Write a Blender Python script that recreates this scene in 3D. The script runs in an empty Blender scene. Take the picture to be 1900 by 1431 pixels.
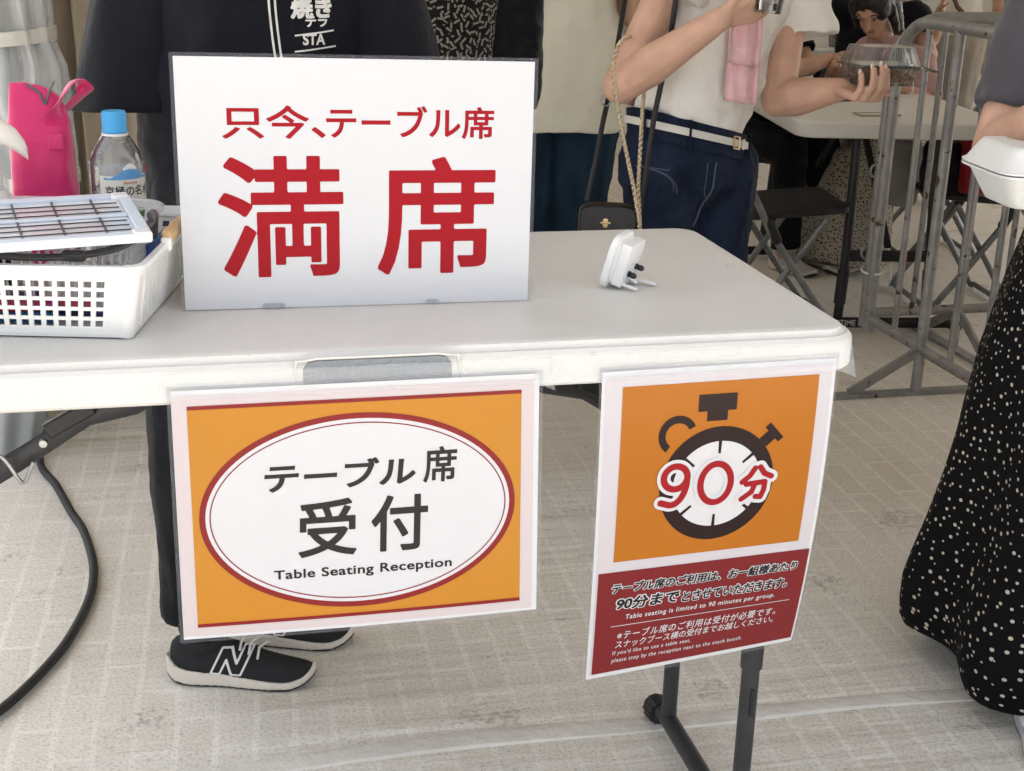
import bpy, bmesh, math, random
import numpy as np
from mathutils import Vector, Matrix
from mathutils.bvhtree import BVHTree
random.seed(7); rng=np.random.default_rng(5)
sc=bpy.context.scene; COL=sc.collection
rad=math.radians
# ------------------------------------------------------------------ camera
CAM=np.array([-0.199,-1.4988,1.3761])
RM=np.array([[0.9740272,-0.2249941,0.0254703],[-0.0490211,-0.3193511,-0.9463677],[0.2210611,0.9205393,-0.3220861]])
FPX=2576.2
cd=bpy.data.cameras.new('camera'); cam=bpy.data.objects.new('camera',cd); COL.objects.link(cam)
cd.sensor_width=36; cd.lens=36*FPX/1900; cd.clip_start=.05; cd.clip_end=500
mw=Matrix.Identity(4)
for i in range(3):
    mw[i][0]=RM[0][i]; mw[i][1]=-RM[1][i]; mw[i][2]=-RM[2][i]; mw[i][3]=CAM[i]
cam.matrix_world=mw; sc.camera=cam
# ------------------------------------------------------------------ light
SUN=Vector((.25,.8,1.3)).normalized()
w=bpy.data.worlds.new('World'); sc.world=w; w.use_nodes=True
nt=w.node_tree; bg=nt.nodes['Background']; sky=nt.nodes.new('ShaderNodeTexSky')
sky.sky_type='NISHITA'; sky.sun_disc=False
sky.sun_elevation=math.asin(SUN.z); sky.sun_rotation=math.atan2(SUN.x,SUN.y)
sky.air_density=1.0; sky.dust_density=6.0; sky.ozone_density=1.0
hs=nt.nodes.new('ShaderNodeHueSaturation'); hs.inputs['Saturation'].default_value=.34   # hazy summer sky
nt.links.new(sky.outputs[0],hs.inputs['Color']); nt.links.new(hs.outputs[0],bg.inputs[0]); bg.inputs[1].default_value=.15
ld=bpy.data.lights.new('sun','SUN'); ld.energy=2.4; ld.angle=rad(.6); ld.color=(1,.95,.87)
sun=bpy.data.objects.new('sun',ld); COL.objects.link(sun); sun.rotation_euler=SUN.to_track_quat('Z','Y').to_euler()
vs=sc.view_settings; vs.view_transform='Standard'; vs.look='None'; vs.gamma=1; vs.exposure=1.97
sc.cycles.max_bounces=8; sc.cycles.transparent_max_bounces=12

# ------------------------------------------------------------------ helpers
def at(u,v,x=None,y=None,z=None):
    d=np.array([(u-950)/FPX,(v-715.5)/FPX,1.])@RM
    if x is not None: t=(x-CAM[0])/d[0]
    elif y is not None: t=(y-CAM[1])/d[1]
    else: t=(z-CAM[2])/d[2]
    return CAM+d*t
V=lambda *a: np.array(a,float)
def unit(v): v=np.asarray(v,float); return v/(np.linalg.norm(v)+1e-12)
def hexc(h):
    h=h.lstrip('#'); c=[int(h[i:i+2],16)/255 for i in (0,2,4)]
    return tuple((x/12.92 if x<=.04045 else ((x+.055)/1.055)**2.4) for x in c)
MATS={}
def mat(name,rgb,rough=.55,metal=0.,bump=None,var=None,coat=0.,spec=.5,trans=0.,alpha=1.,sheen=0.,ior=1.45,stretch=None,spots=None):
    if name in MATS: return MATS[name]
    if isinstance(rgb,str): rgb=hexc(rgb)
    m=bpy.data.materials.new(name); m.use_nodes=True; n=m.node_tree.nodes; L=m.node_tree.links
    b=n['Principled BSDF']; b.inputs['Base Color'].default_value=(*rgb,1); b.inputs['Roughness'].default_value=rough
    b.inputs['Metallic'].default_value=metal; b.inputs['Coat Weight'].default_value=coat; b.inputs['Coat Roughness'].default_value=.12
    b.inputs['Specular IOR Level'].default_value=spec; b.inputs['Transmission Weight'].default_value=trans; b.inputs['Alpha'].default_value=alpha
    b.inputs['IOR'].default_value=ior; b.inputs['Sheen Weight'].default_value=sheen
    tc=n.new('ShaderNodeTexCoord'); src=tc.outputs['Object']
    if stretch:
        mp=n.new('ShaderNodeMapping'); mp.inputs['Scale'].default_value=stretch; L.new(src,mp.inputs[0]); src=mp.outputs[0]
    if var:
        nz=n.new('ShaderNodeTexNoise'); nz.inputs['Scale'].default_value=var[0]; nz.inputs['Detail'].default_value=6; L.new(src,nz.inputs['Vector'])
        rp=n.new('ShaderNodeValToRGB'); k=var[1]
        rp.color_ramp.elements[0].position=.3; rp.color_ramp.elements[1].position=.7
        rp.color_ramp.elements[0].color=(*[c*(1-k) for c in rgb],1); rp.color_ramp.elements[1].color=(*[min(1,c*(1+k)) for c in rgb],1)
        L.new(nz.outputs['Fac'],rp.inputs[0]); out=rp.outputs[0]
        if spots:
            n2=n.new('ShaderNodeTexNoise'); n2.inputs['Scale'].default_value=spots[0]; n2.inputs['Detail'].default_value=3; L.new(src,n2.inputs['Vector'])
            r2=n.new('ShaderNodeValToRGB'); r2.color_ramp.elements[0].position=spots[1]; r2.color_ramp.elements[1].position=spots[1]+.05
            mx=n.new('ShaderNodeMixRGB'); L.new(n2.outputs['Fac'],r2.inputs[0]); L.new(r2.outputs[0],mx.inputs[0]); L.new(out,mx.inputs[1]); mx.inputs[2].default_value=(*spots[2],1); out=mx.outputs[0]
        L.new(out,b.inputs['Base Color'])
    if bump:
        bl=bump if isinstance(bump,list) else [bump]; prev=None
        for s,st in bl:
            nz=n.new('ShaderNodeTexNoise'); nz.inputs['Scale'].default_value=s; nz.inputs['Detail'].default_value=5; L.new(src,nz.inputs['Vector'])
            bp=n.new('ShaderNodeBump'); bp.inputs['Strength'].default_value=st; bp.inputs['Distance'].default_value=.02 if s<60 else .003
            L.new(nz.outputs['Fac'],bp.inputs['Height'])
            if prev: L.new(prev,bp.inputs['Normal'])
            prev=bp.outputs[0]
        L.new(prev,b.inputs['Normal'])
    MATS[name]=m; return m

def clear_mat(name,base=.03,rough=.07,tint=(.96,.97,.97),milk=.04,bump=None):
    "thin clear plastic: see-through with a Fresnel gloss and a trace of milkiness"
    m=bpy.data.materials.new(name); m.use_nodes=True; n=m.node_tree.nodes; L=m.node_tree.links; n.remove(n['Principled BSDF'])
    t=n.new('ShaderNodeBsdfTransparent'); t.inputs[0].default_value=(*tint,1); g=n.new('ShaderNodeBsdfGlossy'); g.inputs['Roughness'].default_value=rough; d=n.new('ShaderNodeBsdfDiffuse'); d.inputs[0].default_value=(.8,.8,.8,1)
    fr=n.new('ShaderNodeFresnel'); fr.inputs['IOR'].default_value=1.5; ad=n.new('ShaderNodeMath'); ad.operation='MULTIPLY_ADD'; ad.inputs[1].default_value=1.3; ad.inputs[2].default_value=base; L.new(fr.outputs[0],ad.inputs[0])
    a=n.new('ShaderNodeMixShader'); a.inputs[0].default_value=milk; L.new(t.outputs[0],a.inputs[1]); L.new(d.outputs[0],a.inputs[2])
    b=n.new('ShaderNodeMixShader'); L.new(ad.outputs[0],b.inputs[0]); L.new(a.outputs[0],b.inputs[1]); L.new(g.outputs[0],b.inputs[2]); L.new(b.outputs[0],n['Material Output'].inputs[0])
    if bump:
        tc=n.new('ShaderNodeTexCoord'); nz=n.new('ShaderNodeTexNoise'); nz.inputs['Scale'].default_value=bump[0]; L.new(tc.outputs['Object'],nz.inputs['Vector']); bp=n.new('ShaderNodeBump'); bp.inputs['Strength'].default_value=bump[1]; bp.inputs['Distance'].default_value=.004; L.new(nz.outputs['Fac'],bp.inputs['Height']); L.new(bp.outputs[0],g.inputs['Normal']); L.new(bp.outputs[0],fr.inputs['Normal'])
    return m
def dense(st,n=3):
    "smooth the stations of a loft profile"
    P=[np.array(p,float) for p in st]; out=[]
    for i in range(len(P)-1):
        p0,p1,p2,p3=P[max(i-1,0)],P[i],P[i+1],P[min(i+2,len(P)-1)]
        for k in range(n):
            t=k/n; out.append(.5*((2*p1)+(-p0+p2)*t+(2*p0-5*p1+4*p2-p3)*t*t+(-p0+3*p1-3*p2+p3)*t**3))
    return out+[P[-1]]

class G:
    "collects closed shapes of one mesh"
    def __init__(s): s.v=[]; s.f=[]
    def add(s,v,f):
        o=len(s.v); s.v+= [tuple(map(float,p)) for p in v]; s.f+=[tuple(i+o for i in q) for q in f]; return s
    def loft(s,rings,cap=True,closed=True):
        n=len(rings[0]); v=[p for r in rings for p in r]; f=[]
        for i in range(len(rings)-1):
            for j in range(n if closed else n-1):
                a=i*n+j; b=i*n+(j+1)%n; f.append((a,b,b+n,a+n))
        if cap: f.append(tuple(range(n))[::-1]); f.append(tuple((len(rings)-1)*n+k for k in range(n)))
        return s.add(v,f)
    def frame(s,d):
        d=unit(d); a=V(0,0,1) if abs(d[2])<.9 else V(1,0,0); x=unit(np.cross(a,d)); return x,np.cross(d,x),d
    def capsule(s,p,q,r0,r1=None,seg=12,flat=None):
        p=V(*p);q=V(*q); r1=r0 if r1 is None else r1; x,y,d=s.frame(q-p); R=[]
        for k in range(4): a=-math.pi/2+ (k+.35)/4*math.pi/2; R.append((p+d*r0*math.sin(a),r0*math.cos(a)))
        R.append((p,r0)); R.append((q,r1))
        for k in range(1,5): a=(k-.35)/4*math.pi/2; R.append((q+d*r1*math.sin(a),r1*math.cos(a)))
        return s.loft([[c+(x*math.cos(t)+y*math.sin(t))*r for t in np.arange(seg)*2*math.pi/seg] for c,r in R])
    def cyl(s,p,q,r0,r1=None,seg=16):
        p=V(*p);q=V(*q); r1=r0 if r1 is None else r1; x,y,d=s.frame(q-p); T=np.arange(seg)*2*math.pi/seg
        return s.loft([[c+(x*math.cos(t)+y*math.sin(t))*r for t in T] for c,r in ((p,r0),(q,r1))])
    def ell(s,c,r,ax=None,seg=16,n=10):
        c=V(*c); ax=np.eye(3) if ax is None else np.array(ax); R=[]
        for k in range(n+1):
            a=-math.pi/2+math.pi*(k+.0)/n; a=max(-1.53,min(1.53,a))
            R.append([c+ax[0]*r[0]*math.cos(a)*math.cos(t)+ax[1]*r[1]*math.cos(a)*math.sin(t)+ax[2]*r[2]*math.sin(a) for t in np.arange(seg)*2*math.pi/seg])
        return s.loft(R)
    def box(s,c,size,ax=None):
        c=V(*c); ax=np.eye(3) if ax is None else np.array(ax); h=np.array(size)/2
        v=[c+ax[0]*h[0]*i+ax[1]*h[1]*j+ax[2]*h[2]*k for k in(-1,1) for i,j in((-1,-1),(1,-1),(1,1),(-1,1))]
        return s.add(v,[(3,2,1,0),(4,5,6,7),(0,1,5,4),(1,2,6,5),(2,3,7,6),(3,0,4,7)])
    def bar(s,p,q,wd,th,up=(0,0,1)):
        p=V(*p);q=V(*q); d=unit(q-p); x=unit(np.cross(d,V(*up))); y=np.cross(x,d)
        return s.box((p+q)/2,(np.linalg.norm(q-p),wd,th),(d,x,y))
    def tube(s,pts,r,seg=10,cap=True,flat=1.,up=None):
        P=[V(*p) for p in pts]; n=len(P); R=[]; x=None
        rr=r if hasattr(r,'__len__') else [r]*n
        for i in range(n):
            d=unit(P[min(i+1,n-1)]-P[max(i-1,0)])
            if x is None: x,_,_=s.frame(d) if up is None else (unit(np.cross(d,V(*up))),0,0)
            x=unit(x-d*np.dot(x,d)) if up is None else unit(np.cross(d,V(*up))); y=np.cross(d,x)
            R.append([P[i]+(x*math.cos(t)+y*math.sin(t)*flat)*rr[i] for t in np.arange(seg)*2*math.pi/seg])
        return s.loft(R,cap)
    def lathe(s,c,prof,seg=32,ax=None):
        c=V(*c); ax=np.eye(3) if ax is None else np.array(ax)
        return s.loft([[c+ax[0]*r*math.cos(t)+ax[1]*r*math.sin(t)+ax[2]*z for t in np.arange(seg)*2*math.pi/seg] for r,z in prof])
    def build(s,name,m,parent=None,smooth=True,bevel=0,voxel=0,sm=6,disp=None,sub=0,solid=0,angle=40):
        off=V(0,0,0); o=parent
        while o is not None: off=off+np.array(o.location); o=o.parent
        me=bpy.data.meshes.new(name); me.from_pydata([tuple(V(*p)-off) for p in s.v],[],s.f); me.update()
        ob=bpy.data.objects.new(name,me); COL.objects.link(ob); ob.parent=parent
        me.materials.append(m)
        bm=bmesh.new(); bm.from_mesh(me); bmesh.ops.recalc_face_normals(bm,faces=bm.faces); bm.to_mesh(me); bm.free()
        if smooth:
            me.polygons.foreach_set('use_smooth',[True]*len(me.polygons))
            if not voxel and angle: me.set_sharp_from_angle(angle=rad(angle))
        if solid:
            q=ob.modifiers.new('thickness','SOLIDIFY'); q.thickness=solid; q.offset=0
        if bevel:
            q=ob.modifiers.new('bevel','BEVEL'); q.width=bevel; q.segments=2; q.limit_method='ANGLE'; q.angle_limit=rad(40)
        if sub:
            q=ob.modifiers.new('sub','SUBSURF'); q.levels=sub; q.render_levels=sub
        if voxel:
            q=ob.modifiers.new('remesh','REMESH'); q.mode='VOXEL'; q.voxel_size=voxel; q.use_smooth_shade=True
            if sm: q=ob.modifiers.new('smooth','SMOOTH'); q.iterations=sm; q.factor=.5
        if disp:
            for k,(ns,st) in enumerate(disp):
                tx=bpy.data.textures.new('wrinkle','CLOUDS'); tx.noise_scale=ns; tx.noise_depth=1
                q=ob.modifiers.new('wrinkle','DISPLACE'); q.texture=tx; q.strength=st; q.mid_level=.5; q.texture_coords='GLOBAL'
        return ob

def thing(name,label,cat,loc=(0,0,0),group=None):
    o=bpy.data.objects.new(name,None); COL.objects.link(o); o.location=tuple(map(float,loc)); o.empty_display_size=.1
    o['label']=label; o['category']=cat
    if group: o['group']=group
    return o
def tag(o,label,cat,group=None):
    o['label']=label; o['category']=cat
    if group: o['group']=group
    return o
def struct(o): o['kind']='structure'; return o
def dup(root,loc,rz,label,group):
    r=root.copy(); COL.objects.link(r); r.location=loc; r.rotation_euler=(0,0,rz); r['label']=label; r['group']=group
    for ch in root.children:
        c=ch.copy(); COL.objects.link(c); c.parent=r
        for g in ch.children: d=g.copy(); COL.objects.link(d); d.parent=c
    return r

# ---- lettering: text outlines as flat meshes, laid on any surface fn(s,t,lift)
def lay(g,text,box,fn,lift,weight=0.,shear=0.,spacing=1.,h=.02,grow=0.):
    "lettering of any weight: distance field of the glyph outlines (em units), cut at -weight"
    c=bpy.data.curves.new('t','FONT'); c.body=text; c.shear=shear; c.space_character=spacing; c.resolution_u=5
    o=bpy.data.objects.new('t',c); COL.objects.link(o); bpy.context.view_layer.update()
    me=bpy.data.meshes.new_from_object(o.evaluated_get(bpy.context.evaluated_depsgraph_get())); bpy.data.objects.remove(o)
    P=np.array([p.co[:2] for p in me.vertices]); cnt={}
    for p in me.polygons:
        for e in p.edge_keys: cnt[e]=cnt.get(e,0)+1
    E=np.array([e for e,k in cnt.items() if k==1]); bpy.data.meshes.remove(me)
    A=P[E[:,0]]; B=P[E[:,1]]; lo=P.min(0)-weight; hi=P.max(0)+weight; l,r,t,b=box; W=weight+grow
    m=W+2*h; x0=P[:,0].min()-m; y0=P[:,1].min()-m; nx=int((P[:,0].max()+m-x0)/h)+2; ny=int((P[:,1].max()+m-y0)/h)+2
    xs_=x0+h*np.arange(nx); ys_=y0+h*np.arange(ny); D=np.full((ny,nx),9.); C=np.zeros((ny,nx),int); reach=max(W,0)+3*h
    for p,q in zip(A,B):
        i0=max(0,int((min(p[0],q[0])-reach-x0)/h)); i1=min(nx,int((max(p[0],q[0])+reach-x0)/h)+2)
        j0=max(0,int((min(p[1],q[1])-reach-y0)/h)); j1=min(ny,int((max(p[1],q[1])+reach-y0)/h)+2)
        X,Y=np.meshgrid(xs_[i0:i1],ys_[j0:j1]); d=q-p; k=np.clip(((X-p[0])*d[0]+(Y-p[1])*d[1])/max(d@d,1e-12),0,1)
        D[j0:j1,i0:i1]=np.minimum(D[j0:j1,i0:i1],(np.abs(X-p[0]-k*d[0])**5+np.abs(Y-p[1]-k*d[1])**5)**.2)
        if p[1]!=q[1]:
            lo_,hi_=(p,q) if p[1]<q[1] else (q,p); jj=np.where((ys_>=lo_[1])&(ys_<hi_[1]))[0]
            for j in jj:
                xc=lo_[0]+(ys_[j]-lo_[1])/(hi_[1]-lo_[1])*(hi_[0]-lo_[0]); C[j,:max(0,int(math.ceil((xc-x0)/h)))]+=1
    S=np.where(C%2==1,-D,D)-W
    sc_=(hi-lo); f2=lambda x,y,li: fn(l+(r-l)*(x-lo[0])/sc_[0], b-(b-t)*(y-lo[1])/sc_[1],li)
    return march(g,S,xs_,ys_,None,None,h,f2,lift)
def gridq(g,l,r,t,b,fn,lift,nx=1,ny=1):
    v=[fn(l+(r-l)*i/nx,t+(b-t)*j/ny,lift) for j in range(ny+1) for i in range(nx+1)]
    g.add(v,[(j*(nx+1)+i,(j+1)*(nx+1)+i,(j+1)*(nx+1)+i+1,j*(nx+1)+i+1) for j in range(ny) for i in range(nx)]); return g
def annulus(g,c,r0,r1,fn,lift,seg=96,nr=1,a0=0,a1=2*math.pi):
    full=abs(a1-a0-2*math.pi)<1e-6; ns=seg if full else seg+1
    R=[tuple(np.array(r0)+(np.array(r1)-np.array(r0))*k/nr) for k in range(nr+1)]
    v=[fn(c[0]+r[0]*math.cos(a),c[1]+r[1]*math.sin(a),lift) for r in R for a in [a0+(a1-a0)*i/seg for i in range(ns)]]
    f=[]
    for k in range(nr):
        for i in range(seg):
            j=(i+1)%ns; f.append((k*ns+i,k*ns+j,(k+1)*ns+j,(k+1)*ns+i))
    g.add(v,f); return g
def march(g,sdf,l,r,t,b,h,fn,lift):
    "filled area sdf<0 as clipped grid cells"
    if callable(sdf):
        X,Y=np.meshgrid(np.arange(l,r+h,h),np.arange(t,b+h,h)); D=sdf(X,Y)
    else: D=sdf; X,Y=np.meshgrid(l,r)
    ny,nx=D.shape[0]-1,D.shape[1]-1; ids={}; v=[]; f=[]
    def vid(x,y):
        k=(round(x,6),round(y,6))
        if k not in ids: ids[k]=len(v); v.append(fn(x,y,lift))
        return ids[k]
    q_=np.minimum(np.minimum(D[:-1,:-1],D[1:,:-1]),np.minimum(D[:-1,1:],D[1:,1:]))<0
    full=(np.maximum(np.maximum(D[:-1,:-1],D[1:,:-1]),np.maximum(D[:-1,1:],D[1:,1:]))<0)
    for j in range(ny):
        i=-1; row=np.where(q_[j])[0]; k0=0
        while k0<len(row):
            i=row[k0]; i2=i
            # a run of full cells becomes one strip, at most 6 cells long
            k0+=1
            c=[(j,i),(j,i2+1),(j+1,i2+1),(j+1,i)]; d=[D[k] for k in c]
            P=[]
            for k in range(4):
                a,e=c[k],c[(k+1)%4]; da,de=d[k],d[(k+1)%4]
                if da<0: P.append((X[a],Y[a]))
                if (da<0)!=(de<0):
                    q=da/(da-de); P.append((X[a]+(X[e]-X[a])*q,Y[a]+(Y[e]-Y[a])*q))
            if len(P)>=3:
                ii=[vid(*p) for p in P]; ii=[a for n_,a in enumerate(ii) if a!=ii[n_-1]]
                if len(ii)>=3: f.append(tuple(ii))
    g.add(v,f); return g
def strokes(lines,w):
    segs=[(np.array(a,float),np.array(b,float)) for ln in lines for a,b in zip(ln[:-1],ln[1:])]
    def sd(X,Y):
        D=np.full(X.shape,1e9)
        for a,b in segs:
            d=b-a; k=np.clip(((X-a[0])*d[0]+(Y-a[1])*d[1])/max(d@d,1e-9),0,1)
            D=np.minimum(D,np.hypot(X-a[0]-k*d[0],Y-a[1]-k*d[1]))
        return D-w/2
    return sd
def surf_fn(ob,o,ex,ey,n):
    "fn(s,t,lift) dropping points o+s*ex+t*ey along -n onto a finished part"
    bpy.context.view_layer.update(); dg=bpy.context.evaluated_depsgraph_get(); e=ob.evaluated_get(dg); me=e.to_mesh()
    bv=BVHTree.FromPolygons([e.matrix_world@p.co for p in me.vertices],[tuple(p.vertices) for p in me.polygons]); e.to_mesh_clear()
    o=V(*o);ex=V(*ex);ey=V(*ey);n=unit(n)
    def fn(s,t,lift):
        p=o+ex*s+ey*t; h=bv.ray_cast(Vector(p+n*.5),Vector(-n),1.2)
        q=np.array(h[0]) if h[0] is not None else p
        return q+n*lift
    return fn
# ------------------------------------------------------------------ floor
def floor_mat():
    m=bpy.data.materials.new('sheeted paving'); m.use_nodes=True; n=m.node_tree.nodes; L=m.node_tree.links; b=n['Principled BSDF']
    tc=n.new('ShaderNodeTexCoord'); mp=n.new('ShaderNodeMapping'); mp.inputs['Rotation'].default_value=(0,0,rad(90+2)); L.new(tc.outputs['Object'],mp.inputs[0])
    wn=n.new('ShaderNodeTexNoise'); wn.inputs['Scale'].default_value=3.; L.new(tc.outputs['Object'],wn.inputs['Vector'])
    wm=n.new('ShaderNodeVectorMath'); wm.operation='MULTIPLY_ADD'; wm.inputs[1].default_value=(.03,.03,0); L.new(wn.outputs['Color'],wm.inputs[0]); L.new(mp.outputs[0],wm.inputs[2])
    br=n.new('ShaderNodeTexBrick'); br.inputs['Scale'].default_value=1; br.inputs['Brick Width'].default_value=.2; br.inputs['Row Height'].default_value=.068
    br.inputs['Mortar Size'].default_value=.0075; br.inputs['Mortar Smooth'].default_value=.5; br.inputs['Bias'].default_value=0; L.new(wm.outputs[0],br.inputs['Vector'])
    br.inputs['Color1'].default_value=(.665,.62,.54,1); br.inputs['Color2'].default_value=(.71,.67,.59,1); br.inputs['Mortar'].default_value=(.785,.745,.67,1)
    # where the sheet hides the brick pattern
    big=n.new('ShaderNodeTexNoise'); big.inputs['Scale'].default_value=1.6; big.inputs['Detail'].default_value=4; L.new(tc.outputs['Object'],big.inputs['Vector'])
    rp=n.new('ShaderNodeValToRGB'); rp.color_ramp.elements[0].position=.36; rp.color_ramp.elements[1].position=.68; L.new(big.outputs['Fac'],rp.inputs[0])
    mx=n.new('ShaderNodeMixRGB'); mx.inputs[2].default_value=(.73,.69,.615,1); L.new(br.outputs['Color'],mx.inputs[1])
    sc_=n.new('ShaderNodeMath'); sc_.operation='MULTIPLY'; sc_.inputs[1].default_value=.8; L.new(rp.outputs[0],sc_.inputs[0]); L.new(sc_.outputs[0],mx.inputs[0])
    # grain
    gr=n.new('ShaderNodeTexNoise'); gr.inputs['Scale'].default_value=150; gr.inputs['Detail'].default_value=4; gr.inputs['Roughness'].default_value=.7; L.new(tc.outputs['Object'],gr.inputs['Vector'])
    rg=n.new('ShaderNodeValToRGB'); rg.color_ramp.elements[0].position=.28; rg.color_ramp.elements[0].color=(.62,.59,.55,1); rg.color_ramp.elements[1].position=.52; rg.color_ramp.elements[1].color=(1.02,1.02,1.02,1)
    L.new(gr.outputs['Fac'],rg.inputs[0])
    m2=n.new('ShaderNodeMixRGB'); m2.blend_type='MULTIPLY'; m2.inputs[0].default_value=1; L.new(mx.outputs[0],m2.inputs[1]); L.new(rg.outputs[0],m2.inputs[2])
    # scattered dirt: fine speckle gathered in worn patches
    sp=n.new('ShaderNodeTexNoise'); sp.inputs['Scale'].default_value=60; sp.inputs['Detail'].default_value=6; sp.inputs['Roughness'].default_value=.75; L.new(tc.outputs['Object'],sp.inputs['Vector'])
    pt=n.new('ShaderNodeTexNoise'); pt.inputs['Scale'].default_value=5; pt.inputs['Detail'].default_value=5; L.new(tc.outputs['Object'],pt.inputs['Vector'])
    ad=n.new('ShaderNodeMath'); ad.operation='ADD'; L.new(sp.outputs['Fac'],ad.inputs[0]); L.new(pt.outputs['Fac'],ad.inputs[1])
    rs=n.new('ShaderNodeValToRGB'); rs.color_ramp.elements[0].position=.0; rs.color_ramp.elements[0].color=(0,0,0,1); rs.color_ramp.elements[1].color=(1,1,1,1)
    mr=n.new('ShaderNodeMapRange'); mr.inputs['From Min'].default_value=1.13; mr.inputs['From Max'].default_value=1.24; L.new(ad.outputs[0],mr.inputs['Value'])
    m3=n.new('ShaderNodeMixRGB'); m3.inputs[2].default_value=(.12,.105,.08,1); L.new(m2.outputs[0],m3.inputs[1])
    s2=n.new('ShaderNodeMath'); s2.operation='MULTIPLY'; s2.inputs[1].default_value=.42; L.new(mr.outputs[0],s2.inputs[0]); L.new(s2.outputs[0],m3.inputs[0])
    L.new(m3.outputs[0],b.inputs['Base Color']); b.inputs['Roughness'].default_value=.5; b.inputs['Specular IOR Level'].default_value=.35
    # creases of the sheet run across
    mq=n.new('ShaderNodeMapping'); mq.inputs['Scale'].default_value=(1.2,13,1); mq.inputs['Rotation'].default_value=(0,0,rad(4)); L.new(tc.outputs['Object'],mq.inputs[0])
    cr=n.new('ShaderNodeTexNoise'); cr.inputs['Scale'].default_value=1.; cr.inputs['Detail'].default_value=4; L.new(mq.outputs[0],cr.inputs['Vector'])
    b1=n.new('ShaderNodeBump'); b1.inputs['Strength'].default_value=.3; b1.inputs['Distance'].default_value=.05; L.new(cr.outputs['Fac'],b1.inputs['Height'])
    b2=n.new('ShaderNodeBump'); b2.inputs['Strength'].default_value=.35; b2.inputs['Distance'].default_value=.003; L.new(gr.outputs['Fac'],b2.inputs['Height']); L.new(b1.outputs[0],b2.inputs['Normal'])
    b3=n.new('ShaderNodeBump'); b3.inputs['Strength'].default_value=.12; b3.inputs['Distance'].default_value=.002; L.new(br.outputs['Fac'],b3.inputs['Height']); L.new(b2.outputs[0],b3.inputs['Normal'])
    L.new(b3.outputs[0],b.inputs['Normal']); return m
FM=floor_mat()
g=G(); g.add([(-120,-120,0),(120,-120,0),(120,120,0),(-120,120,0)],[(0,1,2,3)]); struct(g.build('ground',FM,smooth=False))
# the seam where two sheets overlap: a low welt with a turned edge
sm=mat('sheet seam',(.70,.665,.60),.5,bump=[(40,.3),(160,.3)],var=(9,.1))
xs=np.linspace(-3,3.2,60); g=G(); R=[]
for x in xs:
    yc=.553-.012*x+.010*math.sin(x*3.1)+.006*math.sin(x*7.7); hw=.021+.003*math.sin(x*5)
    h=.0045+.0015*math.sin(x*9)
    R.append([(x,yc-hw-.003,-.002),(x,yc-hw,h),(x,yc-hw*.2,h+.0015),(x,yc+hw,h*.6),(x,yc+hw+.012,-.002)])
g.loft(R); struct(g.build('floor_seam',sm))
R=[]; g=G()
for x in xs:
    yc=.60+.02*math.sin(x*2.2+.6)-.03*x; h=.003+.002*math.sin(x*4+1)
    R.append([(x,yc-.012,-.002),(x,yc,h),(x,yc+.05,-.002)])
g.loft(R); struct(g.build('floor_crease',FM))

# ------------------------------------------------------------------ tent
tent_white=bpy.data.materials.new('tent fabric'); tent_white.use_nodes=True
n=tent_white.node_tree.nodes; L=tent_white.node_tree.links; b=n['Principled BSDF']; b.inputs['Base Color'].default_value=(.52,.48,.42,1); b.inputs['Roughness'].default_value=.7
tr=n.new('ShaderNodeBsdfTranslucent'); tr.inputs[0].default_value=(.62,.55,.44,1); mxs=n.new('ShaderNodeMixShader'); mxs.inputs[0].default_value=.09
L.new(b.outputs[0],mxs.inputs[1]); L.new(tr.outputs[0],mxs.inputs[2]); L.new(mxs.outputs[0],n['Material Output'].inputs[0])
tent=thing('event_tent','large white fabric event tent sheltering the tables and the crowd','tent',(3,4,0))
X0,X1,Y0,Y1=-1.5,9.,-.35,11.
g=G(); rf=[]
for i in range(25):
    x=X0+(X1-X0)*i/24; sag=.03*math.sin(i*math.pi/2)**2
    rf.append([(x,Y0,2.55-sag),(x,(Y0+Y1)/2,4.1-sag),(x,Y1,2.55-sag)])
g.loft(rf,cap=False,closed=False); g.build('roof',tent_white,tent,solid=.004)
g=G(); rf=[]
for i in range(161):
    x=X0+(X1-X0)*i/160; yy=Y1-.1+.05*math.sin(i*.9)+.03*math.sin(i*2.1)
    rf.append([(x,yy,.0),(x,yy+.02,1.2),(x,yy,2.5)])
g.loft(rf,cap=False,closed=False); g.build('back_wall',tent_white,tent,solid=.004)
g=G(); rf=[]
for i in range(121):
    y=2.3+(Y1-2.3)*i/120; xx=X0+.5+.04*math.sin(i*.8)
    rf.append([(xx,y,0),(xx,y,1.2),(xx,y,2.5)])
g.loft(rf,cap=False,closed=False); g.build('side_wall',tent_white,tent,solid=.004)
g=G(); rf=[]  # unseen fabric sheet, added to keep sky light out at the front right
for i in range(121):
    x=1.75+(X1-1.75)*i/120; yy=Y0+.05+.03*math.sin(i*.8)
    rf.append([(x,yy,0.02),(x,yy+.01,1.2),(x,yy,2.52)])
g.loft(rf,cap=False,closed=False); g.build('added_light_block',tent_white,tent,solid=.004)
steel=mat('galvanised steel',(.42,.42,.41),.42,.9,bump=(120,.15),var=(25,.18))
for x,y in ((X0+.05,Y0+.02),(X1-.05,Y0+.02),(X0+.05,Y1-.2),(X1-.05,Y1-.2)): G().cyl((x,y,0),(x,y,2.53),.03).build('pole',steel,tent)

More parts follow.
